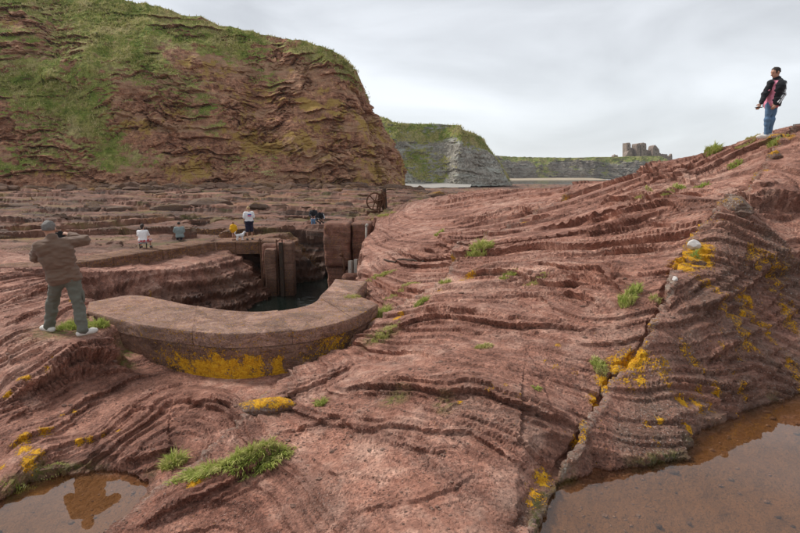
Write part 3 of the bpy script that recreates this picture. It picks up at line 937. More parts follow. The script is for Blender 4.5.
def cliff(name, base, nu, nv, mat, grass_fn, ochre_fn, inland, amp=1.0, seed=0, dip=.08, bed_t=2.0, block=2.6):
    """base rows: x, y, foot height, cliff height, setback of the face"""
    bp = smooth_poly(base, 24)
    ln = np.concatenate([[0], np.cumsum(np.hypot(*np.diff(bp[:, :2], axis=0).T))])
    u = np.linspace(0, ln[-1], nu)
    bp = np.stack([np.interp(u, ln, bp[:, k_]) for k_ in range(5)], 1)
    tx, ty = np.gradient(bp[:, 0]), np.gradient(bp[:, 1])
    w = max(4, nu // 24)
    kk = np.ones(2 * w + 1) / (2 * w + 1)
    nx, ny = (np.convolve(np.pad(q, w, 'edge'), kk, 'valid') for q in (-ty, tx))
    nl = np.hypot(nx, ny)
    nx, ny = (nx / nl)[:, None], (ny / nl)[:, None]
    v = np.concatenate([np.linspace(0, 1, int(nv * .88), endpoint=False), np.linspace(1, 2, nv - int(nv * .88))])
    U, V = np.meshgrid(u, v, indexing='ij')
    x0, y0, zf, H, sb = (bp[:, k_][:, None] for k_ in range(5))
    vf = np.clip(V, 0, 1)
    top = np.clip(V - 1, 0, 1)
    zz = zf + H * vf
    off = sb * (.62 * vf + .38 * vf ** 2.4)
    g0 = np.clip(grass_fn(U, vf, u), 0, 1)
    rock = 1 - .72 * g0
    big = fbm(U / 24, zz / 30, 3, seed)
    gul = fbm(U / 7 + .3 * zz / 7, zz / 14, 3, seed + 2)
    off = off - amp * sstep(0, .2, vf) * (2.4 * big + .9 * gul)
    px_, py_ = x0 + nx * off, y0 + ny * off
    s = zz + dip * U + 1.5 * fbm(U / 14, zz / 14, 3, seed + 5)
    on = sstep(.05, .5, fbm(U / 11, zz / 5, 3, seed + 6))
    saw = s / bed_t - np.floor(s / bed_t)
    d_ = 1.25 * (saw - .5) * on
    saw2 = s / (bed_t * .31) + .4 * fbm(U / 3, zz / 3, 2, seed + 4)
    d_ = d_ + .22 * (saw2 - np.floor(saw2) - .5) * sstep(0, .5, fbm(U / 8, zz / 4, 2, seed + 12))
    wob = .35 * fbm(U / 3.5, zz / 3.5, 2, seed + 15)
    val, edge = voro3(px_ / (block * 1.5) + wob, py_ / (block * 1.5), s / (block * .85) + wob, seed)
    val2, edge2 = voro3(px_ / (block * .36), py_ / (block * .36), s / (block * .22), seed + 3)
    patch = sstep(-.35, .35, fbm(U / 9, zz / 6, 3, seed + 19))
    d_ = d_ + patch * (1.5 * (val - .5) + .8 * (val2 - .5) + .5 * sstep(.12, 0, edge))
    d_ = d_ - .30 * (1 - np.abs(fbm(U / 4.5, zz / 4.0, 4, seed + 8))) + .2 + .18 * fbm(U / 1.6, zz / 1.6, 3, seed + 18)
    off = off + amp * d_ * (.28 + .72 * rock) * sstep(-.02, .06, vf) * (1 - .8 * sstep(.92, 1.0, vf))
    zz = zz + .35 * amp * fbm(U / 3, vf * H / 3, 3, seed + 9)
    Xc, Yc = x0 + nx * off, y0 + ny * off
    Xc = Xc + (inland[0] - Xc) * top * .8
    Yc = Yc + (inland[1] - Yc) * top * .8
    zz = zz + top * 2.5 + .8 * sstep(0, .12, top) * fbm(Xc / 9, Yc / 9, 2, seed + 3)
    vx = np.stack([Xc, Yc, zz], -1)
    du, dv = np.gradient(vx, axis=0), np.gradient(vx, axis=1)
    nrm = np.cross(du, dv)
    nrm /= np.linalg.norm(nrm, axis=-1, keepdims=True) + 1e-9
    g = grass_fn(U, vf, u) + .55 * (np.clip(nrm[..., 2], -.2, 1) - .55)
    g = np.where(top > 0, 1.0, g)
    oc = ochre_fn(U, vf, u) + .30 * np.clip(nrm[..., 2], -.3, 1)
    o = mesh_np(name, vx.reshape(-1, 3), grid_faces(nu, nv), mat, smooth=False, attrs={'grass': g.ravel(), 'ochre': oc.ravel()})
    tag(o, kind='structure')
    return vx, nrm, g, o


def grass_cover(name, vx, nrm, g, count, hgt, width, mat, seed, lean=.5, label=None):
    """countless grass blades standing on a cliff, one object of stuff"""
    rs = np.random.RandomState(seed)
    flat, nf, gf = vx.reshape(-1, 3), nrm.reshape(-1, 3), g.ravel()
    fx = fbm(flat[:, 0] * .5, flat[:, 2] * .5 + flat[:, 1] * .3, 3, seed)
    w = sstep(.42, .85, gf + .45 * fx)
    idx = rs.choice(len(flat), count, p=w / w.sum())
    p = flat[idx] + rs.normal(0, .25, (count, 3)) * np.array([1, 1, .15])
    a = rs.rand(count) * 2 * math.pi
    hh_ = hgt * (.5 + rs.rand(count) * .9)
    side = np.stack([np.cos(a), np.sin(a), np.zeros(count)], 1) * (width * (.6 + .8 * rs.rand(count)))[:, None]
    tip = p + np.stack([rs.normal(0, lean, count) * hh_, rs.normal(0, lean, count) * hh_, hh_], 1)
    foot = p - np.array([0, 0, .1])
    v = np.stack([foot - side, foot + side, tip], 1).reshape(-1, 3)
    o = mesh_np(name, v, np.arange(count * 3).reshape(-1, 3), mat, smooth=False)
    tag(o, label, 'grass', kind='stuff')
    return o


def grass_material(name, stops, scale=1.3):
    b = MatB(name)
    P = b.pos()
    c = b.ramp(b.math('ADD', b.math('MULTIPLY', b.noise(P, scale, 4, .65), .65), b.math('MULTIPLY', b.noise(P, scale * .17, 3, .6), .4)), stops)
    dif = b.node('ShaderNodeBsdfDiffuse', {'Color': c})
    tra = b.node('ShaderNodeBsdfTranslucent', {'Color': c})
    mx = b.node('ShaderNodeMixShader', {0: .3, 1: dif.outputs[0], 2: tra.outputs[0]})
    b.l.new(mx.outputs[0], b.out.inputs['Surface'])
    return b.m


M['cliff'] = cliff_material('red_cliff', (.270, .138, .088), (.118, .058, .040), (.42, .25, .16), (.52, .34, .095))
M['cliff_grey'] = cliff_material('pale_grey_cliff', (.195, .185, .16), (.095, .09, .078), (.37, .36, .325), (.15, .15, .05), (.06, .06, .25))
M['cliff_far'] = cliff_material('dark_far_cliff', (.15, .13, .11), (.08, .07, .06), (.25, .225, .195), (.17, .17, .065), (.04, .04, .1))
M['cliff_grass'] = grass_material('cliff_grass', ((.38, (.15, .19, .035)), (.46, (.30, .31, .085)), (.53, (.44, .40, .16)), (.62, (.58, .49, .27))))

# red headland on the left
HEAD = [(-112, 60, 3.5, 43, 34), (-90, 65, 3.6, 41, 31), (-66, 70, 3.6, 38.5, 27), (-45, 75, 3.6, 33.6, 21), (-30, 79, 3.5, 29.8, 17), (-18, 82, 3.4, 27.0, 14), (-9, 85, 3.2, 25.4, 12),
        (-2.5, 89, 2.8, 24, 10.5), (1.2, 97, 2.4, 22.5, 10), (.5, 110, 2.2, 21.5, 11), (-5, 126, 2.0, 21, 12), (-20, 146, 2.0, 21, 12)]


def head_grass(U, vf, u):
    k_ = U / u[-1]
    left = sstep(.66, .36, k_)
    g = .20 + .38 * left
    g = g + sstep(.68, .95, vf) * .45 - .9 * np.exp(-((vf - .02) / .05) ** 2)
    g = g - .42 * sstep(.36, .50, k_) * np.exp(-((vf - .36) / .24) ** 2)
    g = g - .40 * sstep(.58, .66, k_) * sstep(.84, .70, vf)
    return g + .62 * fbm(U / 15, vf * 3.2 + .02 * U, 4, 201)


def head_ochre(U, vf, u):
    k_ = U / u[-1]
    return .46 * sstep(.30, .52, k_) * sstep(.95, .5, vf) + .65 * fbm(U / 9, vf * 5, 3, 205) - .05


hv, hn, hg, _o = cliff('headland_cliff', HEAD, 680, 250, M['cliff'], head_grass, head_ochre, (-80, 170), 1.0, 11, dip=-.06, bed_t=2.1, block=1.9)
grass_cover('cliff_grass', hv, hn, hg, 80000, .24, .07, M['cliff_grass'], 5, label='long green and straw coloured grass growing over the red headland')

# pale headland beyond it
HEAD2 = [(-60, 215, 1.8, 31, 18), (-20, 205, 1.8, 30, 15), (0, 202, 1.6, 26, 13), (14, 208, 1.6, 25.5, 9), (24, 200, 1.4, 24, 9), (34, 206, 1.3, 22, 9), (45, 214, 1.2, 19.5, 10), (52, 230, 1.0, 17, 13), (53, 262, 1.0, 16, 16), (44, 300, 1, 16, 16)]


def h2_grass(U, vf, u):
    k = U / u[-1]
    g = .10 + .75 * sstep(.60, .80, vf + .12 * fbm(U / 14, vf * 3, 2, 303)) + .5 * sstep(.55, .66, k) - .2 * np.exp(-((vf - .0) / .1) ** 2)
    g = g + .75 * np.exp(-((k - .335 - .05 * (1 - vf)) / .045) ** 2) * sstep(.75, .5, vf)
    return g + .35 * fbm(U / 12, vf * 4, 3, 301)


v2, n2, g2, _o = cliff('pale_cliff', HEAD2, 300, 110, M['cliff_grey'], h2_grass, lambda U, vf, u: .3 * fbm(U / 20, vf * 3, 2, 305) - .1, (-10, 300), .8, 21, dip=.03, bed_t=3.5, block=4.0)
grass_cover('cliff_grass', v2, n2, g2, 16000, .7, .16, M['cliff_grass'], 6, label='rough grass along the top of the pale grey cliff')

# far dark cliffs below the castle
HEAD3 = [(40, 500, .3, 28, 14), (75, 520, .4, 28, 14), (110, 560, .4, 27, 12), (150, 590, .3, 26.5, 14), (200, 600, .2, 26, 12), (250, 598, .2, 26.5, 12), (285, 590, .2, 27, 13), (318, 588, .2, 27, 16), (345, 605, .2, 24, 22), (370, 640, .2, 20, 22), (380, 690, .2, 18, 20)]


def h3_grass(U, vf, u):
    k = U / u[-1]
    return .26 + .55 * sstep(.72, .92, vf) + .60 * fbm(U / 26, vf * 1.4, 3, 401) + .3 * sstep(.74, .8, k)


v3, n3, g3, _o = cliff('far_cliff', HEAD3, 300, 70, M['cliff_far'], h3_grass, lambda U, vf, u: 0 * U - .1, (180, 900), 1.6, 31, dip=.02, bed_t=5, block=7.0)

# beaches
def beach(name, ring, z, mat):
    o = sheet(name, np.array(ring), z, mat)
    return tag(o, kind='structure')


b = MatB('shingle')
M['shingle'] = b.bsdf(b.ramp(b.noise(b.pos(), 2.5, 5, .7), ((.3, (.26, .24, .21)), (.7, (.50, .47, .43)))), .9, .2)
b = MatB('sand')
M['sand'] = b.bsdf(b.ramp(b.noise(b.pos(), .05, 4, .6), ((.3, (.36, .29, .20)), (.7, (.46, .38, .28)))), .9, .2)


def ramp_beach(name, front, back, z0, z1, mat):
    f, k = smooth_poly(front, 8), smooth_poly(back, 8)
    n = len(f)
    rows = []
    for i in range(7):
        t_ = i / 6
        p = f * (1 - t_) + k * t_
        rows.append(np.stack([p[:, 0], p[:, 1], np.full(n, z0 + (z1 - z0) * t_) + .15 * fbm(p[:, 0] * .2, p[:, 1] * .2, 2, 8)], 1))
    v = np.stack(rows, 1)
    return tag(mesh_np(name, v.reshape(-1, 3), grid_faces(n, 7), mat), kind='structure')


ramp_beach('shingle_beach', [(2, 178), (10, 183), (18, 185), (27, 190)], [(0, 206), (10, 212), (20, 206), (30, 206)], 1.15, 2.6, M['shingle'])
ramp_beach('sand_beach', [(44, 470), (80, 500), (120, 520), (170, 545), (240, 560)], [(44, 520), (80, 530), (112, 566), (150, 596), (230, 606)], -.2, 2.2, M['sand'])
# ------------------------------------------------------------------ harbour masonry
M['wall_stone'] = rock_material('weathered_wall_stone', (0.225, 0.128, 0.090), (0.115, 0.062, 0.044), (0.35, 0.22, 0.16))
M['coping'] = rock_material('smooth_coping_stone', (0.345, 0.218, 0.165), (0.225, 0.130, 0.094), (0.45, 0.31, 0.245), grain=.7)
M['quay_rock'] = rock_material('cut_red_rock', (0.255, 0.125, 0.088), (0.135, 0.060, 0.042), (0.36, 0.20, 0.145))
M['rust'] = plain('rusty_iron', (0.105, 0.048, 0.026), .85, .55, 9, .6, .01)
M['tar_timber'] = plain('tarred_timber', (0.062, 0.042, 0.030), .85, .5, 7, .6, .01)
M['pale_timber'] = plain('bleached_timber', (0.42, 0.38, 0.33), .85, .3, 9, .5, .006)
M['concrete'] = plain('algae_concrete', (0.125, 0.085, 0.056), .9, .65, 4, .8, .03)
M['rope'] = plain('bleached_rope', (0.46, 0.37, 0.27), .9, .3, 40, .5, .004)


def slab(name, outer, inner, z_top, z_bot, mat, parent, across=7, down=4, seed=0, bev=.02, lichen=None, rough=.012, lip=None):
    """a stone between two plan edges (n,2): top, both faces and both ends, worn by noise"""
    n = len(outer)
    cols = []
    zt = z_top if np.ndim(z_top) else np.full(n, z_top)
    for i in range(down):                                   # outer face, upwards
        f = i / down
        cols.append((outer, z_bot + (zt - bev - z_bot) * f))
    d = (inner - outer)
    dl = np.linalg.norm(d, axis=1)[:, None]
    dn = d / dl
    cols.append((outer, zt - bev)); cols.append((outer + dn * bev, zt))
    for i in range(1, across):
        cols.append((outer + dn * bev + (d - dn * 2 * bev) * (i / across), zt))
    cols.append((inner - dn * bev, zt)); cols.append((inner, zt - bev))
    for i in range(1, down + 1):
        f = i / down
        cols.append((inner, zt - bev + (z_bot - zt + bev) * f))
    V = np.stack([np.concatenate([c[0], np.broadcast_to(np.asarray(c[1], float), (n,))[:, None]], 1) for c in cols], 1)
    m = V.shape[1]
    P_ = V.reshape(-1, 3)
    nz = fbm3(P_[:, 0] * 3, P_[:, 1] * 3, P_[:, 2] * 3, 4, seed)
    c0 = P_.mean(0)
    # push along the rough outward direction of the cross-section
    out = np.zeros_like(V)
    k_o, k_t = down + 1, down + 2 + across
    out[:, :k_o, :2] = -dn[:, None]
    out[:, k_o:k_t, 2] = 1
    out[:, k_t:, :2] = dn[:, None]
    P_ = P_ + out.reshape(-1, 3) * (nz * rough)[:, None]
    f = list(map(tuple, grid_faces(n, m)[:, ::-1]))
    f.append(tuple(range(m)))
    f.append(tuple((n - 1) * m + k_ for k_ in reversed(range(m))))
    at = {'strata': P_[:, 2] * .4 + .05 * nz, 'weather': np.clip(.45 * nz + .15, 0, 1)}
    if lichen is not None:
        at['lichen'] = lichen(P_, np.repeat(np.linspace(0, 1, n), m))
    o = mesh_np(name, P_, f, mat, parent, attrs=at)
    me = o.data
    bm = bmesh.new(); bm.from_mesh(me)
    bmesh.ops.recalc_face_normals(bm, faces=bm.faces)
    for fc in bm.faces:
        fc.smooth = len(fc.verts) == 4
    for ed in bm.edges:
        if len(ed.link_faces) == 2 and ed.calc_face_angle(0) > .9:
            ed.smooth = False
    bm.to_mesh(me); bm.free()
    return o


TOPZ = CAM_Z - 2.3
wo, wi = smooth_poly(WALL_OUT[:, :2], 10), smooth_poly(WALL_IN[:, :2], 10)
N_W = len(wo)
wall = empty('harbour_wall', (float(WALL_OUT[4][0]), float(WALL_OUT[4][1]), float(CAM_Z - 3.0)))
tag(wall, 'low curved stone harbour wall with flat coping and orange lichen on its face', 'wall')
WALL_AT = np.array(wall.location)


def face_lichen(P_, u):
    w = P_ + WALL_AT
    low = sstep(TOPZ - .22, TOPZ - .46, w[:, 2] + .10 * fbm(u * 26, w[:, 2] * 2, 3, 61))
    nz = .5 + .75 * fbm(u * 34, w[:, 2] * 5, 3, 62)
    a = (1.05 * np.exp(-((u - .40) / .11) ** 4) + .6 * np.exp(-((u - .25) / .07) ** 2) + .8 * np.exp(-((u - .545) / .03) ** 2)) * low
    a = np.maximum(a, .62 * np.exp(-((u - .72) / .12) ** 2) + .62 * np.exp(-((u - .97) / .04) ** 2) + .42 * np.exp(-((u - .33) / .2) ** 2))
    return np.clip(a * np.clip(nz + .4, .7, 1.15), .12, 1.0)


def cop_lichen(P_, u):
    return np.full(len(P_), .26)


loc2 = WALL_AT[:2]
# body of the wall, set a little back below the coping
dirs = (wi - wo) / np.linalg.norm(wi - wo, axis=1)[:, None]
slab('wall_face', wo + dirs * .006 - loc2, wi - dirs * .006 - loc2, TOPZ - .215 - WALL_AT[2], TOPZ - 1.5 - WALL_AT[2], M['wall_stone'], wall, 4, 26, 3, .02, face_lichen, .010)
cuts = [0, 24, 47, 66, N_W - 1]
for k_, (a, b_) in enumerate(zip(cuts[:-1], cuts[1:])):
    t_ = np.linspace(a, b_, 26)
    o_ = np.stack([np.interp(t_, np.arange(N_W), wo[:, c]) for c in (0, 1)], 1)
    i_ = np.stack([np.interp(t_, np.arange(N_W), wi[:, c]) for c in (0, 1)], 1)
    g_ = np.zeros((26, 2))
    for e_, s_ in ((0, 1), (-1, -1)):                       # open the joint
        for arr in (o_, i_):
            dd = arr[1 if e_ == 0 else -2] - arr[e_]
            arr[e_] = arr[e_] + dd / np.linalg.norm(dd) * .003
    z_ = TOPZ + .012 * math.sin(k_ * 2.1) - WALL_AT[2]
    slab('coping_stone', o_ - loc2, i_ - loc2, z_, TOPZ - .212 - WALL_AT[2], M['coping'], wall, 10, 5, 11 + k_, .010, cop_lichen, .006)
arm_o = np.array([at_z(a, b_, -2.3)[:2] for a, b_ in ((353, 297), (357, 291), (362, 285), (367, 280))])
arm_i = np.array([at_z(a, b_, -2.3)[:2] for a, b_ in ((327, 289.5), (329, 286), (332, 282), (335, 278))])
ao, ai = smooth_poly(arm_o, 6), smooth_poly(arm_i, 6)
slab('coping_stone', ao - loc2, ai - loc2, TOPZ - .03 - WALL_AT[2], TOPZ - .9 - WALL_AT[2], M['coping'], wall, 8, 5, 31, .012, cop_lichen, .008)

# far pier
PZ = CAM_Z - 3.36
pier = empty('stone_pier', (-9.3, 24.5, PZ - .6))
tag(pier, 'long low pier of squared stone blocks along the far side of the harbour', 'pier')
path = np.array([(-14.6, 16.9), (-12.4, 19.0), (-10.8, 22.0), (-9.35, 24.55), (-6.15, 24.75)])
seg = np.diff(path, axis=0)
pl_ = np.concatenate([[0], np.cumsum(np.hypot(seg[:, 0], seg[:, 1]))])
rs = np.random.RandomState(4)
marks = [0.0]
while marks[-1] < pl_[-1] - .5:
    nxt = marks[-1] + rs.uniform(.8, 1.25)
    for c in pl_[1:-1]:
        if marks[-1] < c < nxt + .35:
            nxt = c
    marks.append(min(nxt, pl_[-1]))


def path_at(s_):
    return np.array([np.interp(s_, pl_, path[:, 0]), np.interp(s_, pl_, path[:, 1])])


def path_n(s_):
    k_ = min(max(int(np.searchsorted(pl_, s_, 'right')) - 1, 0), len(seg) - 1)
    d = seg[k_] / np.linalg.norm(seg[k_])
    return np.array([-d[1], d[0]])


PL = np.array(pier.location)
for k_, (a, b_) in enumerate(zip(marks[:-1], marks[1:])):
    t_ = np.linspace(a + .012, b_ - .012, 8)
    o_ = np.array([path_at(s_) for s_ in t_])
    nn = path_n((a + b_) / 2)
    i_ = o_ + nn * 1.5
    zz = PZ + rs.uniform(-.02, .02) - PL[2]
    slab('stone_block', o_ - PL[:2] + nn * rs.uniform(-.02, .02), i_ - PL[:2], zz, PZ - .62 - PL[2], M['wall_stone'], pier, 5, 5, 60 + k_, .03, lambda P_, u: np.full(len(P_), .30), .018)
# core of the pier head reaching down to the water
def rock_box(name, x0, x1, y0, y1, z0, z1, mat, parent, at, seed, n=14, rough=.05, taper=0.0, lichen=.2):
    """squared, worn block of stone"""
    bm = bmesh.new()
    bmesh.ops.create_cube(bm, size=1.0)
    bmesh.ops.subdivide_edges(bm, edges=bm.edges, cuts=n, use_grid_fill=True)
    co = np.array([v.co for v in bm.verts])
    w = np.array([x1 - x0, y1 - y0, z1 - z0]); c = np.array([(x0 + x1) / 2, (y0 + y1) / 2, (z0 + z1) / 2])
    # rounded edges
    a = np.abs(co) * 2
    q = np.sort(a, axis=1)
    k_ = 1 - .06 * np.clip(q[:, 1] - .86, 0, 1) / .14 * q[:, 2] - .04 * np.clip(q[:, 0] - .86, 0, 1) / .14
    tp = 1 - taper * (co[:, 2] + .5)
    p = c + co * w * k_[:, None] * np.stack([tp, tp, np.ones_like(tp)], 1)
    nz = fbm3(p[:, 0] * 1.8, p[:, 1] * 1.8, p[:, 2] * 3.2, 4, seed)
    led = (stair(p[:, 2] + .1 * nz, .38) - p[:, 2])
    d = co / np.linalg.norm(co, axis=1)[:, None]
    p = p + d * (nz * rough + led * .0)[:, None]
    p[:, :2] += (co[:, :2] * 2) * (rough * .8 * (led / .38))[:, None]
    p -= np.array(at)
    for v, k2 in zip(bm.verts, p):
        v.co = k2
    me = bpy.data.meshes.new(name); bm.to_mesh(me); bm.free()
    me.polygons.foreach_set('use_smooth', np.ones(len(me.polygons), bool))
    for nm, val in (('strata', p[:, 2] + .05 * nz), ('weather', np.clip(.5 * nz + .2, 0, 1)), ('lichen', np.full(len(p), lichen)), ('wet', np.clip((1.3 - (p[:, 2] + at[2])) / .8, 0, 1))):
        at_ = me.attributes.new(nm, 'FLOAT', 'POINT'); at_.data.foreach_set('value', val.astype(np.float32))
    o = bpy.data.objects.new(name, me); COL.objects.link(o); me.materials.append(mat); o.parent = parent
    return o


rock_box('pier_head', -6.95, -5.85, 24.0, 26.4, -1.2, PZ - .05, M['quay_rock'], pier, PL, 5, 16, .05)
rock_box('concrete_pillar', -6.62, -6.05, 23.45, 24.0, -1.2, PZ - .22, M['wall_stone'], pier, PL, 6, 10, .02)
rock_box('concrete_pillar', -5.70, -5.22, 23.5, 24.1, -1.2, PZ + .10, M['wall_stone'], pier, PL, 7, 10, .02)


def bar(bm, a, b_, r0, r1=None, n=8, square=False):
    """tapered bar between two points"""
    a, b_ = Vector(a), Vector(b_)
    r1 = r0 if r1 is None else r1
    d = (b_ - a).normalized()
    q = d.to_track_quat('Z', 'Y')
    if square:
        n = 4
    ring = []
    for p, r in ((a, r0), (b_, r1)):
        ring.append([bm.verts.new(p + q @ Vector((math.cos(2 * math.pi * (i + .5) / n) * r, math.sin(2 * math.pi * (i + .5) / n) * r, 0))) for i in range(n)])
    for i in range(n):
        bm.faces.new((ring[0][i], ring[0][(i + 1) % n], ring[1][(i + 1) % n], ring[1][i]))
    bm.faces.new(ring[0][::-1]); bm.faces.new(ring[1])


def bm_obj(name, bm, mat, parent=None, smooth=False):
    bmesh.ops.recalc_face_normals(bm, faces=bm.faces)
    me = bpy.data.meshes.new(name); bm.to_mesh(me); bm.free()
    me.polygons.foreach_set('use_smooth', np.full(len(me.polygons), smooth, bool))
    me.materials.append(mat)
    o = bpy.data.objects.new(name, me); COL.objects.link(o)
    if parent is not None: o.parent = parent
    return o


def part(name, mat, parent, fn, smooth=False):
    bm = bmesh.new(); fn(bm)
    return bm_obj(name, bm, mat, parent, smooth)


# ladder between the two pillars of the pier head
lad = empty('harbour_ladder', (-5.88, 23.62, 0.0))
tag(lad, 'rusty iron ladder fixed between two pillars at the pier head', 'ladder')
for sx in (-.14, .14):
    part('rail', M['rust'], lad, lambda bm: bar(bm, (sx, 0, -.8), (sx, 0, PZ + .25), .03))
for k_ in range(13):
    part('rung', M['rust'], lad, lambda bm: bar(bm, (-.14, 0, -.5 + k_ * .27), (.14, 0, -.5 + k_ * .27), .018))
fen = empty('timber_fender', (-5.80, 23.5, 0.0))
tag(fen, 'dark upright timber fender bolted beside the harbour ladder', 'fender')
part('post', M['tar_timber'], fen, lambda bm: bar(bm, (.02, 0, -1.2), (.02, 0, PZ + .12), .13, .12, square=True))
for zz in (.6, 1.4, 2.2):
    part('bolt', M['rust'], fen, lambda bm: bar(bm, (.02, -.13, zz), (.02, -.09, zz), .035))
stk = empty('mooring_stake', (-6.72, 23.3, 0.0))
tag(stk, 'thin upright iron stake against the left edge of the pier head', 'stake')
part('shaft', M['rust'], stk, lambda bm: bar(bm, (0, 0, -.8), (0, 0, PZ + .35), .035, .03))
part('ring', M['rust'], stk, lambda bm: [bar(bm, (.09 * math.cos(a), 0, PZ + .2 + .09 * math.sin(a)), (.09 * math.cos(a + .7), 0, PZ + .2 + .09 * math.sin(a + .7)), .012) for a in np.arange(0, 6.2, .7)])

# squared rock on the right of the harbour mouth
QL = (-2.55, 21.4, 0.0)
quay = empty('quay_block', QL)
tag(quay, 'tall squared red stone block at the right of the harbour mouth', 'stone block')
rock_box('upper_block', -3.30, -2.15, 20.8, 22.6, 1.95, CAM_Z - 2.05, M['quay_rock'], quay, QL, 15, 18, .035)
rock_box('upper_block', -2.14, -1.25, 21.25, 22.9, 1.5, CAM_Z - 2.1, M['quay_rock'], quay, QL, 16, 14, .06)
rock_box('lower_block', -3.24, -2.30, 20.95, 22.6, -1.0, 1.93, M['quay_rock'], quay, QL, 17, 18, .06)
pol = empty('mooring_post', (-1.42, 20.6, 2.2))
tag(pol, 'pale weathered timber post leaning at the right of the squared quay block', 'post')
part('shaft', M['pale_timber'], pol, lambda bm: [bar(bm, (-.10, 0, 0), (-.03, 0, .6), .055, .05), bar(bm, (-.03, 0, .6), (0, 0, 1.55), .05, .045)], True)
part('cap', M['pale_timber'], pol, lambda bm: bar(bm, (0, 0, 1.55), (.05, 0, 1.66), .08, .05), True)
rock_box('ledge', -2.45, -.9, 20.0, 21.3, -1.0, 1.80, M['quay_rock'], quay, QL, 18, 16, .07)
irn = empty('iron_bar', (-2.42, 20.5, 1.95))
tag(irn, 'rusty bent iron bar standing below the squared quay block', 'iron bar')
part('shaft', M['rust'], irn, lambda bm: [bar(bm, (.08, 0, -.4), (0, 0, .55), .045), bar(bm, (0, 0, .55), (-.14, 0, .62), .06)], True)
for dx_, hh_, lb in ((.0, .50, 'short pale board standing upright beside the rusty bar'), (.24, .62, 'taller pale board standing upright at the foot of the quay block')):
    bo = empty('upright_board', (-2.10 + dx_, 20.35, 1.72))
    tag(bo, lb, 'board', 'boards below the quay block')
    part('plank', M['pale_timber'], bo, lambda bm: bar(bm, (0, 0, -.3), (.01, .02, .35 + hh_ * .5), .11, .11, square=True))
    part('nail', M['rust'], bo, lambda bm: bar(bm, (.0, -.085, .25), (.0, -.07, .25), .015))

# old winch
wp_ = at_y(377, 217, 25.0)
wz = float(ground(wp_[0], 25.0))
win = empty('hand_winch', (float(wp_[0]), 25.0, wz - .05), .35)
tag(win, 'rusty old hand winch with a spoked gear wheel on the rocks', 'winch')
part('base_plate', M['rust'], win, lambda bm: bar(bm, (-.55, 0, .05), (.45, 0, .05), .12, square=True))
for yy in (-.18, .18):
    part('frame', M['rust'], win, lambda bm: [bar(bm, (.05, yy, .05), (.18, yy, 1.0), .06, .05, square=True), bar(bm, (.42, yy, .05), (.22, yy, 1.0), .06, .05, square=True), bar(bm, (.1, yy, .5), (.34, yy, .5), .035)])


def gear(bm, cx, cz, y, r, nsp, tooth=True, rr=.035):
    n = 36
    for i in range(n):
        a0, a1 = 2 * math.pi * i / n, 2 * math.pi * (i + 1) / n
        bar(bm, (cx + r * math.cos(a0), y, cz + r * math.sin(a0)), (cx + r * math.cos(a1), y, cz + r * math.sin(a1)), rr, n=6)
        if tooth:
            bar(bm, (cx + r * math.cos(a0), y, cz + r * math.sin(a0)), (cx + (r + .05) * math.cos(a0), y, cz + (r + .05) * math.sin(a0)), .022, .016, 4)


ge = part('gear_wheel', M['rust'], win, lambda bm: gear(bm, -.18, .62, -.25, .42, 6))
for i in range(6):
    a = i * math.pi / 3 + .2
    part('spoke', M['rust'], ge, lambda bm: bar(bm, (-.18, -.25, .62), (-.18 + .42 * math.cos(a), -.25, .62 + .42 * math.sin(a)), .028))
part('hub', M['rust'], ge, lambda bm: bar(bm, (-.18, -.31, .62), (-.18, -.19, .62), .08, n=14))
part('drum', M['rust'], win, lambda bm: [bar(bm, (.2, -.17, .62), (.2, .17, .62), .17, n=16), bar(bm, (.2, -.17, .62), (.2, -.14, .62), .23, n=16)])
part('pinion', M['rust'], win, lambda bm: gear(bm, .27, .95, -.25, .11, 0, True, .03))
part('post', M['tar_timber'], win, lambda bm: bar(bm, (.5, .1, -.1), (.42, .1, 1.25), .13, .11, square=True))
part('crank', M['rust'], win, lambda bm: [bar(bm, (.27, -.25, .95), (.27, -.5, .95), .02), bar(bm, (.27, -.5, .95), (.05, -.5, 1.2), .02), bar(bm, (.05, -.5, 1.2), (.05, -.75, 1.2), .022)])

# ------------------------------------------------------------------ castle ruin on the far cliff
M['castle'] = rock_material('castle_stone', (.27, .215, .175), (.17, .13, .105), (.37, .30, .25), False, 14.0)
CY = 640.0
CM = CY / F_PX * .125                  # metres per unit of the traced outline


def cpt(x_, y_):
    w = at_y(600 + .125 * x_, 130 + .125 * y_, CY)
    return w[0], w[2]


castle = empty('ruined_castle', (float(cpt(330, 225)[0]), CY, float(cpt(330, 240)[1])))
tag(castle, 'ruined stone castle with broken towers on the far cliff top', 'castle')
CO = np.array(castle.location)


def ruin(name, outline, y0, depth, parent=castle, seed=0):
    """wall with a broken top, given its outline seen from the shore"""
    pts = [cpt(*p) for p in outline]
    bm = bmesh.new()
    fr = [bm.verts.new((p[0] - CO[0], y0, p[1] - CO[2])) for p in pts]
    bk = [bm.verts.new((p[0] - CO[0], y0 + depth, p[1] - CO[2] + .6 * math.sin(i * 2.3 + seed))) for i, p in enumerate(pts)]
    n = len(pts)
    for i in range(n):
        bm.faces.new((fr[i], fr[(i + 1) % n], bk[(i + 1) % n], bk[i]))
    bm.faces.new(fr); bm.faces.new(bk[::-1])
    bmesh.ops.triangulate(bm, faces=[f for f in bm.faces if len(f.verts) > 4])
    return bm_obj(name, bm, M['castle'], parent)


def crenel(x0, x1, top, base, n, dip, seed):
    r_ = random.Random(seed)
    out = [(x0, base)]
    for i in range(n * 2):
        a = x0 + (x1 - x0) * i / (n * 2)
        b2 = x0 + (x1 - x0) * (i + 1) / (n * 2)
        t_ = top + (dip if i % 2 else 0) + r_.uniform(-3, 3)
        out += [(a + 1, t_), (b2 - 1, t_ + r_.uniform(-2, 2))]
    return out + [(x1, base)]


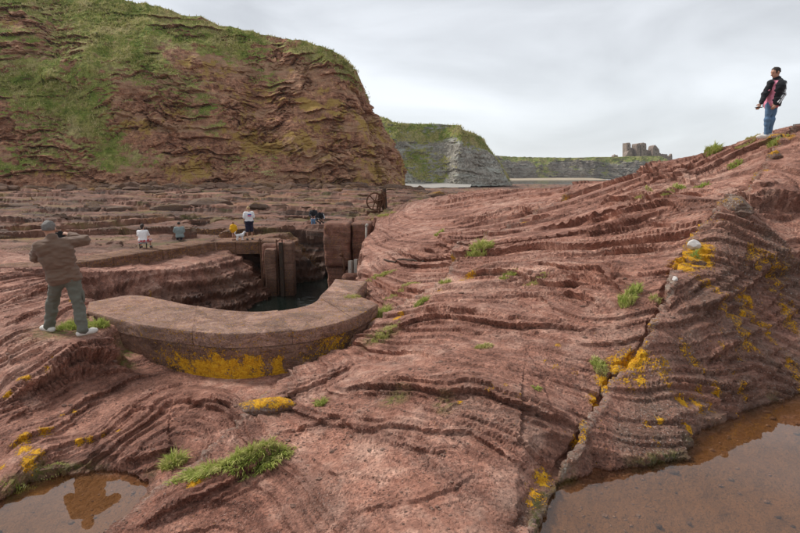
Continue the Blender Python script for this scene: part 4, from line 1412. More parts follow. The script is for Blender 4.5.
ruin('buttress', [(183, 262), (184, 222), (192, 205), (203, 185), (213, 168), (222, 165), (238, 180), (244, 262)], -6, 10, seed=1)
ruin('tower', [(213, 250), (214, 128), (216, 118), (215, 104), (222, 102), (223, 108), (230, 107), (231, 101), (240, 103), (242, 112), (246, 114), (247, 250)], 0, 12, seed=2)
ruin('curtain_wall', [(245, 250), (246, 139), (252, 136), (258, 141), (262, 146), (268, 144), (272, 150), (278, 147), (284, 152), (285, 250)], 3, 5, seed=3)
ruin('gatehouse', [(281, 250), (280, 124), (284, 112), (289, 110), (291, 118), (296, 117), (297, 108), (304, 110), (306, 122), (306, 250)], -5, 14, seed=4)
ruin('gatehouse', [(313, 250), (312, 118), (316, 106), (322, 105), (323, 114), (328, 115), (330, 103), (336, 106), (338, 116), (344, 114), (346, 107), (351, 112), (353, 135), (354, 250)], -6, 15, seed=5)
ruin('gate_recess', [(305, 250), (305, 126), (309, 121), (314, 124), (314, 250)], 3, 6, seed=6)
ruin('curtain_wall', [(351, 250), (352, 150), (358, 153), (364, 158), (371, 155), (378, 160), (386, 158), (393, 163), (401, 160), (408, 164), (414, 158), (418, 160), (419, 250)], 3, 5, seed=7)
ruin('tower', [(414, 250), (415, 146), (419, 134), (424, 128), (430, 121), (436, 124), (440, 131), (446, 134), (449, 146), (455, 149), (461, 150), (464, 162), (467, 176), (469, 250)], -3, 13, seed=8)
ruin('curtain_wall', [(467, 250), (468, 180), (474, 178), (480, 186), (490, 184), (497, 193), (506, 189), (515, 192), (522, 198), (531, 193), (540, 196), (545, 193), (549, 212), (552, 250)], 2, 6, seed=9)
ruin('curtain_wall', [(553, 250), (556, 214), (562, 208), (568, 212), (576, 206), (582, 198), (586, 189), (589, 191), (592, 206), (593, 250)], 4, 5, seed=10)
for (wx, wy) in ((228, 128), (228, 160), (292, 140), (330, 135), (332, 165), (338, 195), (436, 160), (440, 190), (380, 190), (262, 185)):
    # dark blocks on the wall face, their colour standing in for shade of openings
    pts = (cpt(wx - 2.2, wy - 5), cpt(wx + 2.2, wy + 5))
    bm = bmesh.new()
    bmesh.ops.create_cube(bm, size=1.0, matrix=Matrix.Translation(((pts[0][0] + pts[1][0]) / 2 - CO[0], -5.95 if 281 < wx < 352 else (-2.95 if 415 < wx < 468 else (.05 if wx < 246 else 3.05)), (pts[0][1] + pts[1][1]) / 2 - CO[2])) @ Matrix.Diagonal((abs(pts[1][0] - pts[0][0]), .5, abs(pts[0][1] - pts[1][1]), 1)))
    bm_obj('window_shade_block', bm, M['tar_timber'], castle)
dov = empty('ruined_hut', (float(cpt(72, 225)[0]), CY - 20, float(cpt(72, 240)[1])))
tag(dov, 'small ruined stone hut on the cliff left of the castle', 'ruin')
CO_, CO = CO, np.array([dov.location[0], 0, dov.location[2]])
ruin('wall', [(54, 250), (56, 213), (64, 206), (74, 210), (84, 204), (90, 216), (91, 250)], 0, 7, dov, 21)
ruin('gable', [(74, 250), (75, 205), (80, 199), (86, 206), (87, 250)], 5, 3, dov, 22)
CO = CO_
# ------------------------------------------------------------------ people: smooth bodies from blended limbs


class Field:
    """signed-distance grid that limbs are blended into, then skinned"""

    def __init__(self, lo, hi, vox):
        self.lo, self.vox = np.array(lo, float), vox
        n = np.ceil((np.array(hi) - self.lo) / vox).astype(int) + 1
        self.ax = [self.lo[i] + vox * np.arange(n[i]) for i in range(3)]
        self.d = np.full(n, 1.0)

    def _sub(self, lo, hi):
        s = []
        for i in range(3):
            a = int(np.clip((lo[i] - self.lo[i]) / self.vox, 0, len(self.ax[i]) - 1))
            b_ = int(np.clip((hi[i] - self.lo[i]) / self.vox + 2, 1, len(self.ax[i])))
            s.append(slice(a, b_))
        s = tuple(s)
        return s, np.stack(np.meshgrid(*[self.ax[i][s[i]] for i in range(3)], indexing='ij'), -1)

    def _merge(self, s, d, k):
        o = self.d[s]
        if k <= 0:
            self.d[s] = np.minimum(o, d)
        else:
            h = np.clip(.5 + .5 * (o - d) / k, 0, 1)
            self.d[s] = o * (1 - h) + d * h - k * h * (1 - h)

    def cone(self, a, b_, ra, rb, k=.03, flat=None):
        a, b_ = np.asarray(a, float), np.asarray(b_, float)
        r = max(ra, rb) + k + 3 * self.vox
        s, p = self._sub(np.minimum(a, b_) - r, np.maximum(a, b_) + r)
        ab = b_ - a
        t_ = np.clip(((p - a) @ ab) / max(ab @ ab, 1e-9), 0, 1)
        v = p - a - t_[..., None] * ab
        if flat is not None:                    # (axis, squash): thinner along that axis
            ax = np.asarray(flat[0], float); ax = ax / np.linalg.norm(ax)
            c = v @ ax
            v = v + (c * (1 / flat[1] - 1))[..., None] * ax
        self._merge(s, np.linalg.norm(v, axis=-1) - (ra + (rb - ra) * t_), k)
        return self

    def ell(self, c, rad, k=.03, R=None, cut=None):
        c, rad = np.asarray(c, float), np.asarray(rad, float)
        r = rad.max() + k + 3 * self.vox
        s, p = self._sub(c - r, c + r)
        q = p - c
        if R is not None:
            q = q @ R                           # columns of R are the local axes
        l = np.linalg.norm(q / rad, axis=-1)
        g = np.linalg.norm(q / rad ** 2, axis=-1) + 1e-9
        d = l * (l - 1) / g
        if cut is not None:
            d = np.maximum(d, cut(q))
        self._merge(s, d, k)
        return self

    def clip(self, n, p):
        """keep only the side where (x - p).n < 0"""
        n = np.asarray(n, float); n = n / np.linalg.norm(n)
        p = np.asarray(p)
        q = [(self.ax[i] - p[i]) * n[i] for i in range(3)]
        self.d = np.maximum(self.d, q[0][:, None, None] + q[1][None, :, None] + q[2][None, None, :])
        return self

    def wrinkle(self, amp, sc, seed):
        m = np.nonzero(np.abs(self.d) < max(1.6 * self.vox, amp * 1.8))
        f = fbm3(self.ax[0][m[0]] * sc[0], self.ax[1][m[1]] * sc[1], self.ax[2][m[2]] * sc[2], 2, seed)
        self.d[m] += amp * f
        return self

    def mesh(self):
        occ = self.d < 0
        if not occ.any():
            return np.zeros((0, 3)), np.zeros((0, 4), int)
        b0, b1 = [], []
        for i in range(3):
            w = np.nonzero(occ.any(axis=tuple(j for j in range(3) if j != i)))[0]
            b0.append(max(w[0] - 2, 0)); b1.append(min(w[-1] + 3, occ.shape[i]))
        d = self.d[b0[0]:b1[0], b0[1]:b1[1], b0[2]:b1[2]]
        ins = d < 0
        nx, ny, nz = d.shape
        cell = np.zeros((nx - 1, ny - 1, nz - 1), int)
        acc = np.zeros((nx - 1, ny - 1, nz - 1, 3)); cnt = np.zeros((nx - 1, ny - 1, nz - 1))
        cor = [(i, j, k_) for i in (0, 1) for j in (0, 1) for k_ in (0, 1)]
        sl = lambda c: tuple(slice(c[i], d.shape[i] - 1 + c[i]) for i in range(3))
        for c in cor:
            for ax in range(3):
                if c[ax]:
                    continue
                e_ = list(c); e_[ax] = 1
                a, b_ = d[sl(c)], d[sl(e_)]
                m = (a < 0) != (b_ < 0)
                t_ = np.where(m, a / np.where(m, a - b_, 1), 0)
                for q in range(3):
                    acc[..., q] += np.where(m, c[q] + (t_ if q == ax else 0), 0)
                cnt += m
        on = cnt > 0
        idx = np.full(on.shape, -1); idx[on] = np.arange(on.sum())
        base = np.stack(np.nonzero(on), -1)
        v = self.lo + self.vox * (np.array(b0) + base + acc[on] / cnt[on][:, None])
        faces = []
        for ax in range(3):
            o1, o2 = (ax + 1) % 3, (ax + 2) % 3
            lo = [slice(1, -1)] * 3; hi = [slice(1, -1)] * 3
            lo[ax] = slice(0, -1); hi[ax] = slice(1, None)
            a, b_ = ins[tuple(lo)], ins[tuple(hi)]
            for flip, m in ((False, a & ~b_), (True, ~a & b_)):
                q = np.stack(np.nonzero(m), -1)
                if not len(q):
                    continue
                q = q + np.array([0 if i == ax else 1 for i in range(3)])
                qs = []
                for d1, d2 in ((0, 0), (-1, 0), (-1, -1), (0, -1)):
                    w = q.copy(); w[:, o1] += d1; w[:, o2] += d2
                    qs.append(idx[w[:, 0], w[:, 1], w[:, 2]])
                f = np.stack(qs, -1)
                faces.append(f[:, ::-1] if flip else f)
        f = np.concatenate(faces)
        f = f[(f >= 0).all(1)]
        return v, f


def fabric(name, col, rough=.85):
    b = MatB(name)
    P_ = b.coord('Object')
    n = b.noise(P_, 14, 5, .6)
    w = b.noise(P_, 220, 2, .5)
    c = b.mix(n, tuple(k_ * .72 for k_ in col), tuple(k_ * 1.25 for k_ in col))
    return b.bsdf(c, rough, .2, b.bump(b.math('ADD', n, b.math('MULTIPLY', w, .25)), .5, .008), Sheen_Weight=.15)


def skin(name, col):
    b = MatB(name)
    n = b.noise(b.coord('Object'), 30, 4, .6)
    return b.bsdf(b.mix(n, tuple(k_ * .85 for k_ in col), tuple(k_ * 1.12 for k_ in col)), .55, .4, Subsurface_Weight=.08)


M['skin'] = skin('skin', (.52, .29, .20))
M['hair_grey'] = plain('grey_hair', (.17, .155, .14), .7, .6, 60, .6, .004)
M['hair_dark'] = plain('dark_hair', (.035, .025, .020), .6, .5, 60, .6, .004)
M['hair_fair'] = plain('fair_hair', (.42, .28, .13), .6, .4, 60, .6, .004)
M['eye'] = plain('eye', (.03, .025, .02), .3, .1, 10, .1)
M['white_shoe'] = plain('white_shoe', (.72, .68, .62), .6, .12, 30, .2)
M['dark_shoe'] = plain('dark_shoe', (.06, .05, .045), .6, .2, 30, .2)
M['black_plastic'] = plain('black_plastic', (.02, .02, .022), .4, .2, 40, .1)


def unit(v):
    v = np.asarray(v, float)
    return v / (np.linalg.norm(v) + 1e-9)


def person(label, loc, rz, J, look, chest, wear, s=1.0, vox=.012, skin_m=None, hair=None, hair_len=.0, bald=False, group=None, feet=None, belly=1.0, curl=.5):
    """J: joints in metres, x right, y away, z up from the ground at loc. look / chest: facing directions."""
    J = {k_: np.asarray(v, float) for k_, v in J.items()}
    look, chest = unit(look), unit(chest)
    up = np.array([0, 0, 1.0])
    root = empty('person', loc, rz)
    tag(root, label, 'person', group)
    allp = np.array(list(J.values()))
    lo, hi = allp.min(0) - .32 * s, allp.max(0) + .32 * s
    side = unit(np.cross(chest, up))
    skin_m = skin_m or M['skin']

    def F():
        return Field(lo, hi, vox)
    spine = unit(J['neck'] - J['pelvis'])

    def torso(f, g, k=.05):
        mid = J['pelvis'] * .5 + J['neck'] * .5
        sh = (J['shL'] + J['shR']) / 2
        f.cone(J['pelvis'] - side * .075 * s, J['pelvis'] + side * .075 * s, (.112 * belly + g) * s, (.112 * belly + g) * s, k, (chest, .95))
        f.cone(mid - side * .06 * s + chest * .02 * (belly - 1), mid + side * .06 * s + chest * .02 * (belly - 1), (.105 * belly + g) * s, (.105 * belly + g) * s, k, (chest, .95))
        c = J['neck'] - spine * .17 * s
        f.cone(c - side * .085 * s, c + side * .085 * s, (.118 + g) * s, (.118 + g) * s, k, (chest, .88))
        f.cone(J['shL'] * .75 + sh * .25 - spine * .02 * s, J['shR'] * .75 + sh * .25 - spine * .02 * s, (.066 + g) * s, (.066 + g) * s, k)
        f.cone(J['pelvis'] - side * .055 * s, J['neck'] - spine * .14 * s - side * .07 * s, (.112 * belly + g) * s, (.108 + g) * s, k, (chest, .92))
        f.cone(J['pelvis'] + side * .055 * s, J['neck'] - spine * .14 * s + side * .07 * s, (.112 * belly + g) * s, (.108 + g) * s, k, (chest, .92))
        return f

    def arm(f, S, g, g2, end=1.0, k=.035):
        f.cone(J['sh' + S], J['el' + S], (.056 + g) * s, (.043 + g) * s, k)
        w = J['el' + S] + (J['ha' + S] - J['el' + S]) * end
        f.cone(J['el' + S], w, (.044 + g) * s, (.028 + g2) * s, k)
        return f

    def leg(f, S, g, g2, end=1.0, k=.04):
        f.cone(J['hip' + S], J['kn' + S], (.088 + g) * s, (.058 + g) * s, k)
        w = J['kn' + S] + (J['an' + S] - J['kn' + S]) * end
        c = J['kn' + S] * .7 + J['an' + S] * .3
        f.cone(J['kn' + S], w, (.057 + g) * s, (.036 + g2) * s, k)
        if end > .5:
            f.cone(J['kn' + S], c, (.052 + g) * s, (.054 + g) * s, k)
        return f

    fdir = {S: unit(feet[S]) if feet else unit(chest * [1, 1, 0]) for S in 'LR'}

    def foot(f, S, g, k=.02):
        a = J['an' + S]; d = fdir[S]
        sole = np.array([a[0], a[1], a[2] - .085 * s])
        h_ = sole + up * (.035 * s)
        f.cone(h_ - d * .055 * s, h_ + d * .13 * s, (.034 + g) * s, (.036 + g) * s, k)
        f.cone(h_ + d * .13 * s, h_ + d * .17 * s, (.036 + g) * s, (.024 + g) * s, k)
        f.cone(a, h_, (.036 + g) * s, (.036 + g) * s, k)
        return f

    # ---- one continuous body
    f = F()
    torso(f, -.012)
    f.cone(J['neck'] - spine * .03 * s, J['head'] - up * .03 * s, .056 * s, .052 * s, .03)
    hx = unit(np.cross(look, up)); hz = unit(np.cross(hx, look))
    R = np.stack([hx, look, hz], 1)
    H = J['head']
    f.ell(H + hz * .02 * s, np.array([.074, .095, .098]) * s, .02, R)
    f.ell(H - hz * .055 * s + look * .02 * s, np.array([.056, .068, .065]) * s, .03, R)
    f.cone(H + look * .088 * s + hz * .005 * s, H + look * .106 * s - hz * .03 * s, .010 * s, .016 * s, .012)
    f.cone(H + look * .082 * s - hz * .068 * s - hx * .02 * s, H + look * .082 * s - hz * .068 * s + hx * .02 * s, .010 * s, .010 * s, .01)
    f.cone(H + look * .078 * s + hz * .034 * s - hx * .03 * s, H + look * .078 * s + hz * .034 * s + hx * .03 * s, .013 * s, .013 * s, .015)
    for sg in (-1, 1):
        f.ell(H + hx * sg * .078 * s - look * .008 * s - hz * .005 * s, np.array([.012, .022, .033]) * s, .01, R)
    for S in 'LR':
        arm(f, S, -.012, 0)
        leg(f, S, -.024, -.004)
        foot(f, S, -.004)
        a = unit(J['ha' + S] - J['el' + S])
        pn = unit(np.cross(a, chest + .3 * up)) if ('pn' + S) not in J else unit(J['pn' + S])
        sd_ = unit(np.cross(a, pn))
        w0 = J['ha' + S]
        pc = w0 + a * .05 * s
        f.cone(w0, w0 + a * .085 * s, .030 * s, .036 * s, .015, (pn, .55))
        for q, (o_, ln) in enumerate(((-.030, .066), (-.010, .076), (.010, .072), (.029, .056))):
            r0 = w0 + a * .088 * s + sd_ * o_ * s
            m1 = r0 + (a * (1 - curl * .5) + pn * curl) * ln * .55 * s
            m2 = m1 + (a * (1 - curl * 1.3) + pn * (curl + .35)) * ln * .5 * s
            f.cone(r0 - a * .02 * s, m1, .0105 * s, .0098 * s, .006); f.cone(m1, m2, .0098 * s, .0085 * s, .004)
        t0 = w0 + a * .02 * s - sd_ * .028 * s
        t1 = t0 + (a * .7 - sd_ * .6 + pn * .25) * .045 * s
        f.cone(t0, t1, .0135 * s, .0115 * s, .008); f.cone(t1, t1 + (a * .9 + pn * .4) * .03 * s, .0115 * s, .0095 * s, .004)
    v, fc = f.mesh()
    body = mesh_np('body', v, fc, skin_m, root)
    for sg in (-1, 1):
        e_ = H + look * .083 * s + hx * sg * .030 * s + hz * .012 * s
        q = Field(e_ - .03, e_ + .03, .006); q.ell(e_, np.array([.014, .010, .008]) * s, 0, R)
        v, fc = q.mesh()
        if len(fc): mesh_np('eye', v, fc, M['eye'], root)
    # ---- hair
    f = F()
    f.ell(H + hz * .024 * s - look * .006 * s, np.array([.083, .103, .104]) * s, .01, R,
          cut=lambda q: np.maximum(np.minimum((q[..., 1] - .045 * s), -(q[..., 2] - .055 * s) + .0), -(q[..., 2] + (.045 + hair_len * .0) * s)) if not bald else np.maximum(np.maximum(q[..., 1] - .02 * s, -(q[..., 2] + .06 * s)), (q[..., 2] - .060 * s) - .5 * (-(q[..., 1]) - .03 * s)))
    if hair_len > 0:
        f.cone(H - look * .05 * s, H - look * .07 * s - up * hair_len, .075 * s, .05 * s, .03, (look, .6))
    f.wrinkle(.009, (34, 34, 26), 3)
    v, fc = f.mesh()
    mesh_np('hair', v, fc, hair or M['hair_dark'], root)
    # ---- clothes
    for it in wear:
        nm, mat, kind = it[0], it[1], it[2]
        o = it[3] if len(it) > 3 else {}
        f = F()
        g = o.get('g', .012)
        if kind == 'top':
            torso(f, g)
            if o.get('open'):                      # open front: cut a wedge along the chest
                gq = np.stack(np.meshgrid(*f.ax, indexing='ij'), -1) - (J['neck'] + J['pelvis']) / 2
                f.d = np.maximum(f.d, -np.maximum(np.abs(gq @ unit(np.cross(o['open'], up))) - o.get('gap', .06) * s, -(gq @ unit(o['open'])) + .03))
            for S in 'LR':
                arm(f, S, g + .002, o.get('cuff', .014), o.get('sleeve', .96))
            f.cone(J['neck'] - spine * .05 * s, J['neck'] + unit(J['head'] - J['neck']) * .035 * s, (.066 + g) * s, (.056 + g) * s, .03)
            hem = J['pelvis'] + spine * o.get('hem', -.06) * s
            f.clip(-spine, hem) if not o.get('long') else None
            f.wrinkle(o.get('wr', .012), (9, 9, 22), 7)
        elif kind == 'short_top':
            torso(f, g)
            for S in 'LR':
                f.cone(J['sh' + S], J['sh' + S] + (J['el' + S] - J['sh' + S]) * .75, (.062 + g) * s, (.058 + g) * s, .035)
                dd = unit(J['el' + S] - J['sh' + S])
            f.clip(-spine, J['pelvis'] + spine * o.get('hem', -.06) * s)
            f.wrinkle(o.get('wr', .010), (9, 9, 20), 8)
        elif kind in ('trousers', 'shorts'):
            e_ = 1.0 if kind == 'trousers' else 0.02
            f.cone(J['pelvis'] - side * .07 * s, J['pelvis'] + side * .07 * s, (.114 * belly + g) * s, (.114 * belly + g) * s, .05, (chest, .95))
            for S in 'LR':
                leg(f, S, g, o.get('cuff', .022), e_)
            f.clip(spine, J['pelvis'] + spine * o.get('rise', .03) * s)
            f.wrinkle(o.get('wr', .014), (12, 12, 16), 9)
        elif kind == 'skirt':
            for S in 'LR':
                f.cone(J['hip' + S], J['kn' + S], (.115 + g) * s, (.10 + g) * s, .08)
            f.cone(J['pelvis'] - side * .06 * s, J['pelvis'] + side * .06 * s, (.12 + g) * s, (.12 + g) * s, .05)
            f.clip(spine, J['pelvis'] + spine * .12 * s)
            f.wrinkle(.015, (14, 14, 10), 9)
        elif kind == 'hood':
            f.cone(J['neck'] - spine * .02 * s - chest * .05 * s + side * .05 * s, J['neck'] - spine * .02 * s - chest * .05 * s - side * .05 * s, .055 * s, .055 * s, .03)
        elif kind == 'hooded':
            f.ell(H - look * .015 * s + hz * .01 * s, np.array([.10, .115, .125]) * s, .01, R, cut=lambda q: np.maximum(q[..., 1] - .055 * s, -(q[..., 2] + .1 * s)))
        elif kind == 'stripe':                    # stripes down the outside of a sleeve
            S = o['side']
            for a, b_, ra, rb in ((J['sh' + S], J['el' + S], .056, .043), (J['el' + S], J['el' + S] + (J['ha' + S] - J['el' + S]) * .9, .044, .03)):
                out = unit(o['dir'])
                for sh_ in (-.021, .021):
                    of = unit(np.cross(unit(b_ - a), out)) * sh_ * s
                    f.cone(a + out * (ra + g + .004) * s + of, b_ + out * (rb + g + .006) * s + of, .015 * s, .015 * s, .0)
        elif kind == 'print':
            c = J['neck'] - spine * .17 * s - chest * (.118 + g + .004) * s
            f.cone(c - side * .07 * s + up * o['dz'], c + side * .07 * s + up * o['dz'], .032 * s, .032 * s, 0, (chest, .6))
        elif kind == 'shoe':
            for S in 'LR':
                q = Field(J['an' + S] - .26 * s, J['an' + S] + .26 * s, vox)
                foot(q, S, .010)
                q.clip((0, 0, 1), J['an' + S] + up * .0)
                q.clip((0, 0, -1), J['an' + S] - up * .092 * s)
                v, fc = q.mesh()
                sh_ = mesh_np('shoe', v, fc, mat, root)
                if o.get('sole'):
                    q = Field(J['an' + S] - .26 * s, J['an' + S] + .26 * s, vox)
                    foot(q, S, .014)
                    q.clip((0, 0, 1), J['an' + S] - up * .072 * s)
                    q.clip((0, 0, -1), J['an' + S] - up * .096 * s)
                    v, fc = q.mesh()
                    if len(fc): mesh_np('sole', v, fc, o['sole'], sh_)
            continue
        v, fc = f.mesh()
        if len(fc):
            mesh_np(nm, v, fc, mat, root)
    return root


def project(x, y, z):
    """picture position of a world point"""
    dz = z - CAM_Z
    dep = y * CP - dz * SP
    return 400.0 + F_PX * x / dep, 266.5 - F_PX * (y * SP + dz * CP) / dep


def joints(px0, py0, y, table):
    """table: joint -> (picture x, picture y, metres behind the ground point). Solved so that each joint is seen where the picture has it."""
    g = at_y(px0, py0, y)
    az = math.atan2(g[0], g[1])
    ca, sa = math.cos(az), math.sin(az)
    out = {}
    for k_, (a, b_, dp) in table.items():
        d = ray(a, b_)
        # local frame: x across, y along the line of sight over the ground
        along = d[0] * sa + d[1] * ca
        t_ = (math.hypot(g[0], g[1]) + dp) / along
        p = d * t_
        out[k_] = np.array([p[0] * ca - p[1] * sa, dp, p[2] + CAM_Z - g[2]])
    return out, g, az


# --- man photographing the harbour (left)
FT = CAM_Z - 2.43
Jm, g_, az = joints(68, 333, float(at_z(68, 333, -2.43)[1]), {
    'head': (49, 229, .06), 'neck': (52, 241, .0), 'pelvis': (64, 277, 0), 'shL': (40, 246, .0), 'shR': (65, 243, .0),
    'elL': (35, 257, .22), 'haL': (47, 240, .38), 'elR': (85, 240, .14), 'haR': (70, 235, .32),
    'hipL': (57, 282, .03), 'hipR': (73, 281, -.03), 'knL': (53, 302, .20), 'knR': (79, 308, -.10), 'anL': (49, 324, .28), 'anR': (83, 331, -.24)})
gx_, gy_ = g_[0], g_[1]
for S in 'LR':          # put the feet on the rock
    a = Jm['an' + S]
    wx, wy = gx_ + a[0] * math.cos(-az) - a[1] * math.sin(-az), gy_ + a[0] * math.sin(-az) + a[1] * math.cos(-az)
    Jm['an' + S][2] = float(ground(wx, wy)) + .085 - FT
M['jumper'] = fabric('brown_jumper', (.170, .108, .076))
M['cargo'] = fabric('grey_green_cargo', (.135, .135, .108))
man = person('grey haired man in brown jumper and cargo trousers photographing the harbour', (gx_, gy_, FT), -az, Jm, (.25, .93, -.05), (.2, .98, 0),
             [('jumper', M['jumper'], 'top', {'g': .030, 'cuff': .020, 'hem': -.085, 'wr': .019}), ('trousers', M['cargo'], 'trousers', {'g': .016, 'cuff': .038, 'wr': .016, 'rise': .0}), ('shoe', M['white_shoe'], 'shoe', {'sole': M['rope']})],
             s=1.03, vox=.0105, hair=M['hair_grey'], feet={'L': (-.55, .8, 0), 'R': (.95, .3, 0)}, belly=1.06, curl=.75)
# trouser pocket on the right thigh
pk = (Jm['hipR'] * .35 + Jm['knR'] * .65) + np.array([.085, -.01, .03])
q = Field(pk - .14, pk + .14, .011); q.cone(pk + [0, 0, .05], pk - [0, 0, .05], .05, .05, 0, ((1, 0, 0), .45))
v_, f_ = q.mesh(); mesh_np('pocket', v_, f_, M['cargo'], man)


def loc_to_world(v, gx, gy, gz, az_):
    return (gx + v[0] * math.cos(-az_) - v[1] * math.sin(-az_), gy + v[0] * math.sin(-az_) + v[1] * math.cos(-az_), gz + v[2])


cm = (Jm['haL'] + Jm['haR']) / 2 + np.array([.03, .05, .03])
co = empty('photo_camera', loc_to_world(cm, gx_, gy_, FT, az), -az - .25)
tag(co, 'small black camera held up by the man in the brown jumper', 'camera')


def cube_part(name, mat, parent, c, size, bev=.006):
    bm = bmesh.new()
    bmesh.ops.create_cube(bm, size=1.0, matrix=Matrix.Translation(c) @ Matrix.Diagonal((*size, 1)))
    bmesh.ops.bevel(bm, geom=bm.edges[:], offset=bev, segments=2, affect='EDGES')
    return bm_obj(name, bm, mat, parent, False)


cube_part('camera_body', M['black_plastic'], co, (0, 0, 0), (.13, .05, .085))
part('lens', M['black_plastic'], co, lambda bm: bar(bm, (0, .02, 0), (0, .10, 0), .034, .036, 20))
cube_part('viewfinder', M['black_plastic'], co, (0, 0, .05), (.05, .05, .03))

# --- man standing on the crest (right)
Jr, g_, az = joints(768, 137, 12.5, {
    'head': (776, 72.0, -.03), 'neck': (777.2, 79.5, .02), 'pelvis': (772.0, 103, .0), 'shL': (771.3, 82.5, -.10), 'shR': (782.6, 83, .08),
    'elL': (765.0, 94.5, -.12), 'haL': (760.5, 103.5, -.26), 'elR': (782.0, 95, .0), 'haR': (776.2, 103.5, -.14),
    'hipL': (769.2, 105, -.05), 'hipR': (774.3, 105.5, .05), 'knL': (767.2, 119, -.05), 'knR': (772.0, 119.5, .03), 'anL': (766.4, 132.5, -.02), 'anR': (769.6, 132.5, .08)})
gz_ = float(ground(g_[0], g_[1]))
for S in 'LR':
    a = Jr['an' + S]
    w = loc_to_world(a, g_[0], g_[1], gz_, az)
    Jr['an' + S][2] = float(ground(w[0], w[1])) + .088 - gz_
M['pink'] = fabric('pink_tee', (.76, .27, .37))
M['black_cloth'] = fabric('black_cloth', (.018, .018, .022))
M['denim'] = fabric('blue_denim', (.115, .205, .33))
M['white_cloth'] = fabric('white_cloth', (.78, .78, .78))
person('man in black hooded jacket over pink shirt and blue jeans on the crest', tuple(float(k_) for k_ in (g_[0], g_[1], gz_)), -az, Jr, (-.80, -.50, -.28), (-.75, -.66, 0),
       [('shirt', M['pink'], 'short_top', {'g': .006, 'hem': -.10}), ('jacket', M['black_cloth'], 'top', {'g': .024, 'hem': -.06, 'open': (-.75, -.66, 0), 'gap': .13}), ('hood', M['black_cloth'], 'hood', {}),
        ('stripe', M['white_cloth'], 'stripe', {'side': 'R', 'dir': (.55, -.83, .05), 'g': .021}), ('jeans', M['denim'], 'trousers', {'g': -.006, 'cuff': .012, 'wr': .007}), ('shoe', M['white_shoe'], 'shoe', {'sole': M['white_cloth']})],
       s=1.03, vox=.011, feet={'L': (-.9, -.35, 0), 'R': (-.85, -.5, 0)}, curl=.45)
hd = Jr['haL'] + unit(Jr['haL'] - Jr['elL']) * .09
ph = empty('mobile_phone', loc_to_world(hd, g_[0], g_[1], gz_, az), -az + .6)
tag(ph, 'dark mobile phone in the hand of the man on the crest', 'phone')
cube_part('case', M['black_plastic'], ph, (0, 0, -.01), (.15, .075, .012), .004)
cube_part('screen', M['eye'], ph, (0, 0, -.0025), (.135, .066, .003), .001)

# --- people on and behind the far pier
M['dark_shorts'] = fabric('navy_shorts', (.022, .022, .045))
M['print_blue'] = fabric('blue_print', (.10, .13, .40))
M['print_pink'] = fabric('pink_print', (.72, .12, .26))
M['yellow'] = fabric('yellow_raincoat', (.74, .40, .012))
M['checked'] = None
b = MatB('checked_skirt')
P_ = b.coord('Object')
ck = b.node('ShaderNodeTexChecker', {'Vector': P_, 'Color1': (.42, .05, .06), 'Color2': (.62, .50, .52), 'Scale': 9.0}).outputs['Color']
M['checked'] = b.bsdf(ck, .85, .2)
M['grey_teal'] = fabric('grey_teal_shirt', (.22, .27, .27))


def stand(h_, face, feet_gap=.1):
    """plain standing joints for height h_ facing a direction in the ground plane"""
    k_ = h_ / 1.75
    d = unit(face); sx = unit(np.cross(d, (0, 0, 1)))
    p = lambda a, b_, z: (sx * a + d * b_ + np.array([0, 0, z])) * k_
    return {'head': p(0, .02, 1.62), 'neck': p(0, 0, 1.47), 'pelvis': p(0, 0, .96), 'shL': p(-.19, 0, 1.40), 'shR': p(.19, 0, 1.40), 'elL': p(-.25, -.02, 1.12), 'elR': p(.25, -.02, 1.12),
            'haL': p(-.23, .12, .92), 'haR': p(.23, .12, .92), 'hipL': p(-.09, 0, .90), 'hipR': p(.09, 0, .90), 'knL': p(-.11, .02, .49), 'knR': p(.11, .02, .49), 'anL': p(-feet_gap, 0, .088), 'anR': p(feet_gap, 0, .088)}


def sit(h_, face, seat=.42, spread=.10, lean=.05, arms=.30):
    k_ = h_ / 1.75
    d = unit(face); sx = unit(np.cross(d, (0, 0, 1)))
    p = lambda a, b_, z: (sx * a + d * b_ + np.array([0, 0, z])) * k_
    z0 = seat + .09
    return {'head': p(0, lean + .05, z0 + .68), 'neck': p(0, lean, z0 + .52), 'pelvis': p(0, 0, z0), 'shL': p(-.18, lean, z0 + .45), 'shR': p(.18, lean, z0 + .45), 'elL': p(-.24, lean + .12, z0 + .20), 'elR': p(.24, lean + .12, z0 + .20),
            'haL': p(-.12, lean + arms, z0 + .14), 'haR': p(.12, lean + arms, z0 + .14), 'hipL': p(-.09, .03, z0), 'hipR': p(.09, .03, z0), 'knL': p(-spread, .42, seat + .08), 'knR': p(spread, .42, seat + .08),
            'anL': p(-spread, .45, .088), 'anR': p(spread, .45, .088)}


def put(px, py, y, z=None):
    g = at_y(px, py, y)
    return (float(g[0]), float(g[1]), float(g[2] if z is None else z)), math.atan2(g[0], g[1])


